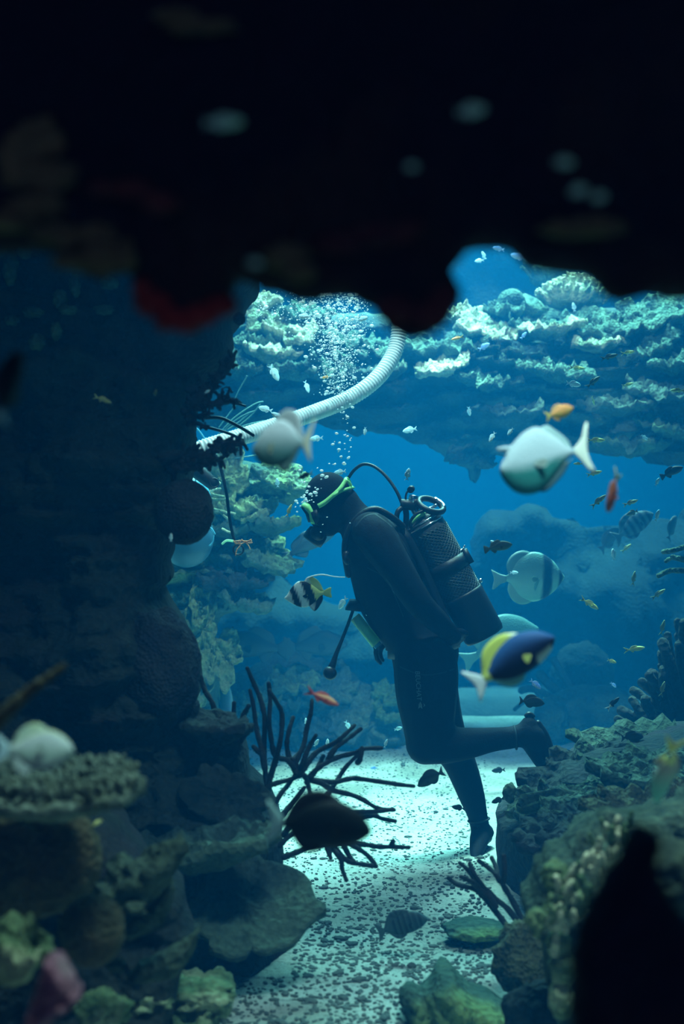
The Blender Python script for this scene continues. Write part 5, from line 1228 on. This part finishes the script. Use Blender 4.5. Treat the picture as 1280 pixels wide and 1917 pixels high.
# yellow and olive small fish
for k_, look, x, y, d, L, th, yaw, lab in [
    ('anthias', 'orange', 856, 633, 7.0, 24, 195, 0, 'tiny orange fish left of the brightest arch plate'), ('anthias', 'yellow', 1175, 660, 6.6, 26, 10, 0, 'yellow fish right of the upper slim dark fish'),
    ('anthias', 'yellow', 1080, 689, 6.6, 30, 355, 0, 'slender pale yellow fish below the long bright arch plate'), ('anthias', 'yellow', 1175, 720, 6.6, 22, 15, 0, 'yellow fish level with the lower slim dark fish'),
    ('anthias', 'yellow', 1268, 731, 6.0, 28, 180, 0, 'whitish yellow fish cut by the right edge'), ('anthias', 'yellow', 1103, 1130, 6.0, 40, 328, 0, 'bright yellow fish swimming down right of the banded batfish'),
    ('anthias', 'yellow', 1187, 1215, 6.0, 40, 8, 0, 'bright yellow fish above the dark finger coral clump'), ('chromis', 'yellow', 1145, 1238, 6.2, 18, 340, 0, 'tiny yellow fish left of the bright yellow one'),
    ('anthias', 'olivefish', 1120, 938, 6.0, 36, 40, 0, 'olive fish touching the rust-red fish'), ('anthias', 'olivefish', 1180, 941, 6.4, 30, 20, 0, 'olive fish right of the rust-red fish'),
    ('anthias', 'yellow', 541, 956, 5.6, 26, 68, 0, 'thin yellow fish left of the diver\'s mask'), ('anthias', 'yellow', 1110, 750, 6.6, 18, 290, 20, 'tiny yellowish fish between the horned fish and the slim dark fish'),
    ('anthias', 'yellow', 1112, 886, 6.0, 30, 15, 0, 'yellow green fish just behind the tail of the horned fish'), ('anthias', 'yellow', 1115, 824, 6.2, 34, 0, 0, 'thin yellow fish touching the tail fin of the horned fish'),
    ('anthias', 'olivefish', 1232, 1112, 6.4, 32, 35, 0, 'dim olive fish at the right below the pale finger coral'), ('anthias', 'olivefish', 1186, 1083, 6.4, 28, 80, 0, 'olive fish standing nearly upright above the bright yellow fish'),
    ('anthias', 'olivefish', 1240, 1175, 6.2, 30, 75, 0, 'dim olive fish upright against the finger coral clump'), ('anthias', 'olivefish', 1240, 1290, 6.0, 30, 75, 0, 'dim olive fish low in front of the finger coral clump'),
    ('anthias', 'olivefish', 1172, 1026, 7.0, 24, 40, 0, 'faint green fish under the dim striped fish'), ('chromis', 'yellow', 1158, 1372, 6.0, 20, 140, 30, 'small pale yellow fish over the tip of the mound'),
    ('anthias', 'yellow', 1082, 868, 5.8, 18, 180, 0, 'small yellow fish under the tail root of the horned fish'), ('anthias', 'orange', 610, 706, 6.4, 20, 190, 0, 'tiny orange fish among the bubbles above the hose')]:
    fish(k_, look, x, y, d, L, th, lab, yaw=yaw, parts=False, name='anthias')
# pale blue chromis
CH = [(513, 698, 34, 300, 'pale chromis nose down left of the bubble plume'), (574, 724, 24, 290, 'small pale chromis nose down above the hose'), (497, 766, 28, 165, 'pale chromis just above the hose near the whips'),
 (519, 779, 26, 150, 'pale chromis touching the top of the blurred grey fish'), (592, 821, 26, 185, 'pale chromis right of the blurred grey fish'), (519, 904, 18, 95, 'small pale chromis below the blurred grey fish'),
 (570, 592, 26, 180, 'pale chromis on the left of the thick bubbles'), (677, 597, 24, 15, 'pale chromis on the right of the thick bubbles'), (767, 805, 28, 192, 'pale chromis under the arch right of the hose'),
 (683, 807, 16, 265, 'tiny pale chromis below the hose on the arch shadow'), (763, 888, 24, 80, 'pale chromis above the tank valve'), (636, 884, 24, 190, 'pale chromis above the diver\'s hood'),
 (648, 1012, 18, 70, 'pale chromis under the diver\'s chin'), (641, 1129, 28, 235, 'pale chromis left of the chest pocket'), (878, 770, 18, 280, 'tiny pale chromis in the middle of the arch shadow'),
 (906, 649, 24, 30, 'pale blue chromis below the brightest arch plate'), (980, 628, 16, 50, 'small blue chromis at the left tip of the long bright plate'), (921, 818, 22, 240, 'pale chromis left of the horned fish, the lower one'),
 (955, 808, 18, 230, 'pale chromis left of the horned fish, the upper one'), (897, 488, 18, 190, 'pale chromis at the top left of the gap over the arch'), (905, 478, 18, 110, 'pale chromis just above its neighbour in the gap over the arch'),
 (933, 465, 24, 170, 'dim blue chromis at the very top of the gap over the arch'), (971, 480, 32, 165, 'larger pale blue chromis at the top right of the gap over the arch'), (1074, 575, 18, 100, 'pale chromis below the domed table coral'),
 (1073, 719, 28, 350, 'pale chromis below the slender pale yellow fish'), (1230, 965, 24, 70, 'bright pale chromis at the head of the dim striped fish'), (1148, 1038, 22, 95, 'bright pale chromis below the dim striped fish'),
 (1206, 819, 16, 320, 'tiny pale chromis under the arch at the right'), (1230, 902, 18, 60, 'faint chromis under the arch at the right edge'), (1002, 1281, 26, 320, 'vivid blue chromis below the navy and yellow surgeonfish'),
 (1148, 1282, 14, 320, 'tiny blue chromis left of the finger coral clump'), (573, 1352, 16, 95, 'small pale chromis among the black coral branches, the upper one'), (592, 1391, 18, 60, 'pale chromis among the black coral branches, left of two'),
 (613, 1391, 16, 90, 'pale chromis among the black coral branches, right of two'), (651, 1358, 20, 300, 'pale chromis between the black coral tips and the thigh'), (745, 1364, 16, 20, 'tiny pale chromis touching the bent knee'),
 (722, 1392, 18, 70, 'tiny pale chromis over the far edge of the bright sand'), (945, 1550, 16, 150, 'tiny pale chromis at the standing ankle'), (700, 1438, 14, 180, 'tiny blue chromis on the far sand left of the knee'),
 (918, 1595, 16, 240, 'tiny pale chromis beside the toes of the standing foot'), (388, 733, 12, 30, 'tiny white chromis in the knobbly black branches'), (320, 1006, 16, 90, 'tiny teal chromis beside the round dark sponge'),
 (860, 1182, 18, 130, 'tiny silvery chromis between the tank boot and the hip'), (925, 1018, 20, 140, 'faint pale chromis behind the tank buckle'), (962, 1072, 16, 0, 'small pale chromis across the flank of the banded batfish'),
 (183, 1540, 22, 215, 'small green fish under the edge of the large table coral')]
dep = {19: 8.0, 20: 8.0, 21: 8.0, 22: 8.0, 23: 8.0, 46: 3.6, 41: 4.3, 40: 4.3, 14: 7, 15: 7.3, 16: 7.3}
for i, (x, y, L, th, lab) in enumerate(CH):
    d = dep.get(i, 6.3 + 0.5 * math.sin(i * 1.7)); 
    if i in (42, 44): d = 6.7
    if 'vivid' in lab or 'blue chromis' in lab: look = 'chromis_blue'
    else: look = 'chromis'
    if i == 45: look = 'yellow'; d = 2.9
    fish('chromis', look, x, y, d, L, th, lab, yaw=15 * math.sin(i * 2.3), parts=False, name='chromis')
# added fish shapes standing in for pale glass reflections before the overhang
for i, (x, y, L, h, th, lab) in enumerate([(418, 229, 84, 1.0, 3, 'blurred oblong pale reflection stand-in before the dark overhang, left of centre'), (882, 207, 62, 1.3, 10, 'blurred bright pale reflection stand-in before the dark overhang, right of centre'),
        (1082, 357, 38, 1.7, 20, 'blurred pale reflection stand-in before the overhang at the right, brightest of a close pair'), (1120, 369, 34, 1.7, 10, 'blurred pale reflection stand-in before the overhang at the right, lower of a close pair'),
        (1055, 304, 42, 1.4, 0, 'dim blurred reflection stand-in before the overhang, above the close pair'), (770, 312, 28, 1.6, 0, 'dim round blurred reflection stand-in before the centre of the overhang'), (477, 493, 32, 1.5, 0, 'dim blurred reflection stand-in low on the overhang beside the red sponge')]):
    fish('chromis', 'aqua_glint', x, y, 1.25, L * .9, th, lab, parts=False, name='chromis', deep=h * .8, wide=1.5)  # the chromis mesh only lends each reflection its shape

# ------------------------------------------------------------------ bubbles
rnd = random.Random(21); V2, F2 = ico(2); V1_, F1_ = ico(1)
def bub_mesh(V, Fq, s):
    g = G(); g.add([Vector((v.x * 1.25, v.y, v.z * .75)) for v in V], Fq); return g.mesh('bubble', M['bubble'])
bm_ = [bub_mesh(V2, F2, 0)]
def bubble(px, py, d, r, label, group):
    o = bpy.data.objects.new('bubble', bm_[0]); C.objects.link(o); o.location = P(px, py, d); o.scale = (S(r, d),) * 3; o.rotation_euler = (0, rnd.uniform(-.6, .3), 0)
    return tag(o, label, 'bubble', group)
HB = [(562, 873, 2.6), (561, 880, 2.6), (602, 881, 3), (603, 890, 3.6), (611, 893, 3.6), (601, 897, 1.6), (581, 896, 2.4), (564, 902, 2), (569, 903, 2.6), (578, 911, 2.6), (590, 913, 1.6), (594, 916, 2.4), (601, 914, 1), (575, 919, 2.6), (574, 922, 2.4),
      (590, 922, 4), (581, 925, 3.4), (592, 928, 1.8), (569, 928, 3), (568, 931, 2.4), (584, 929, 1.6), (554, 938, 3.2), (557, 942, 1.8), (564, 931, 2), (572, 933, 2.4), (570, 937, 3), (573, 936, 2.6), (566, 940, 2.6), (575, 939, 2), (562, 947, 1.6), (553, 949, 1.4),
      (556, 958, 1.8), (583, 936, 1.4), (579, 937, 1.3), (587, 940, 1.3), (612, 968, 1.3), (604, 982, 1.2), (600, 996, 1.2), (655, 979, 1), (643, 867, 3), (616, 868, 1.6), (594, 876, 1.4), (571, 909, 1.2)]
for x, y, r in HB: bubble(x, y, 5.75 - rnd.random() * .05, r, 'bright exhaled air bubble around the diver\'s mask and hood', 'exhaled bubbles around the diver\'s head')
for i in range(42):
    y = rnd.uniform(740, 870); x = 655 - (y - 740) * .10 + rnd.gauss(0, 9) - (14 if rnd.random() < .2 else 0)
    bubble(x, y, 6.0, rnd.choice([1, 1.3, 1.6, 2.4, 3]), 'air bubble rising in the thin column between the diver\'s hood and the hose', 'bubbles rising in the thin column')
def plume():
    while True:
        y = 545 + 195 * rnd.random(); w_ = 72 - (y - 545) * .20; x = 628 + (y - 545) * .04 + rnd.gauss(0, w_ * .5)
        if y < 600 and rnd.random() < .45: x = rnd.uniform(470, 690)
        lo = 548 - (x < 560) * 10
        if 460 < x < 712 and y > lo and rnd.random() < 1 - (y - 545) / 260: return x, y
for i in range(215):
    x, y = plume(); bubble(x, y, 6.1 + rnd.uniform(-.25, .25), rnd.choice([1.6, 2, 2.4, 3, 3.6]) * (1 + (y < 600) * .15), 'air bubble in the wide plume above the white hose', 'bubbles in the wide plume')
g = G()
for i in range(1700):
    x, y = plume(); d = 6.1 + rnd.uniform(-.3, .3); c = P(x, y, d); r = S(rnd.choice([.7, .9, 1.1, 1.4]), d)
    g.add([c + Vector((v.x * r * 1.2, v.y * r, v.z * r * .8)) for v in V1_], F1_)
o = g.build('bubble_swarm', M['bubble']); tag(o, 'mass of tiny bubbles filling the wide plume above the white hose', 'bubbles', kind='stuff')
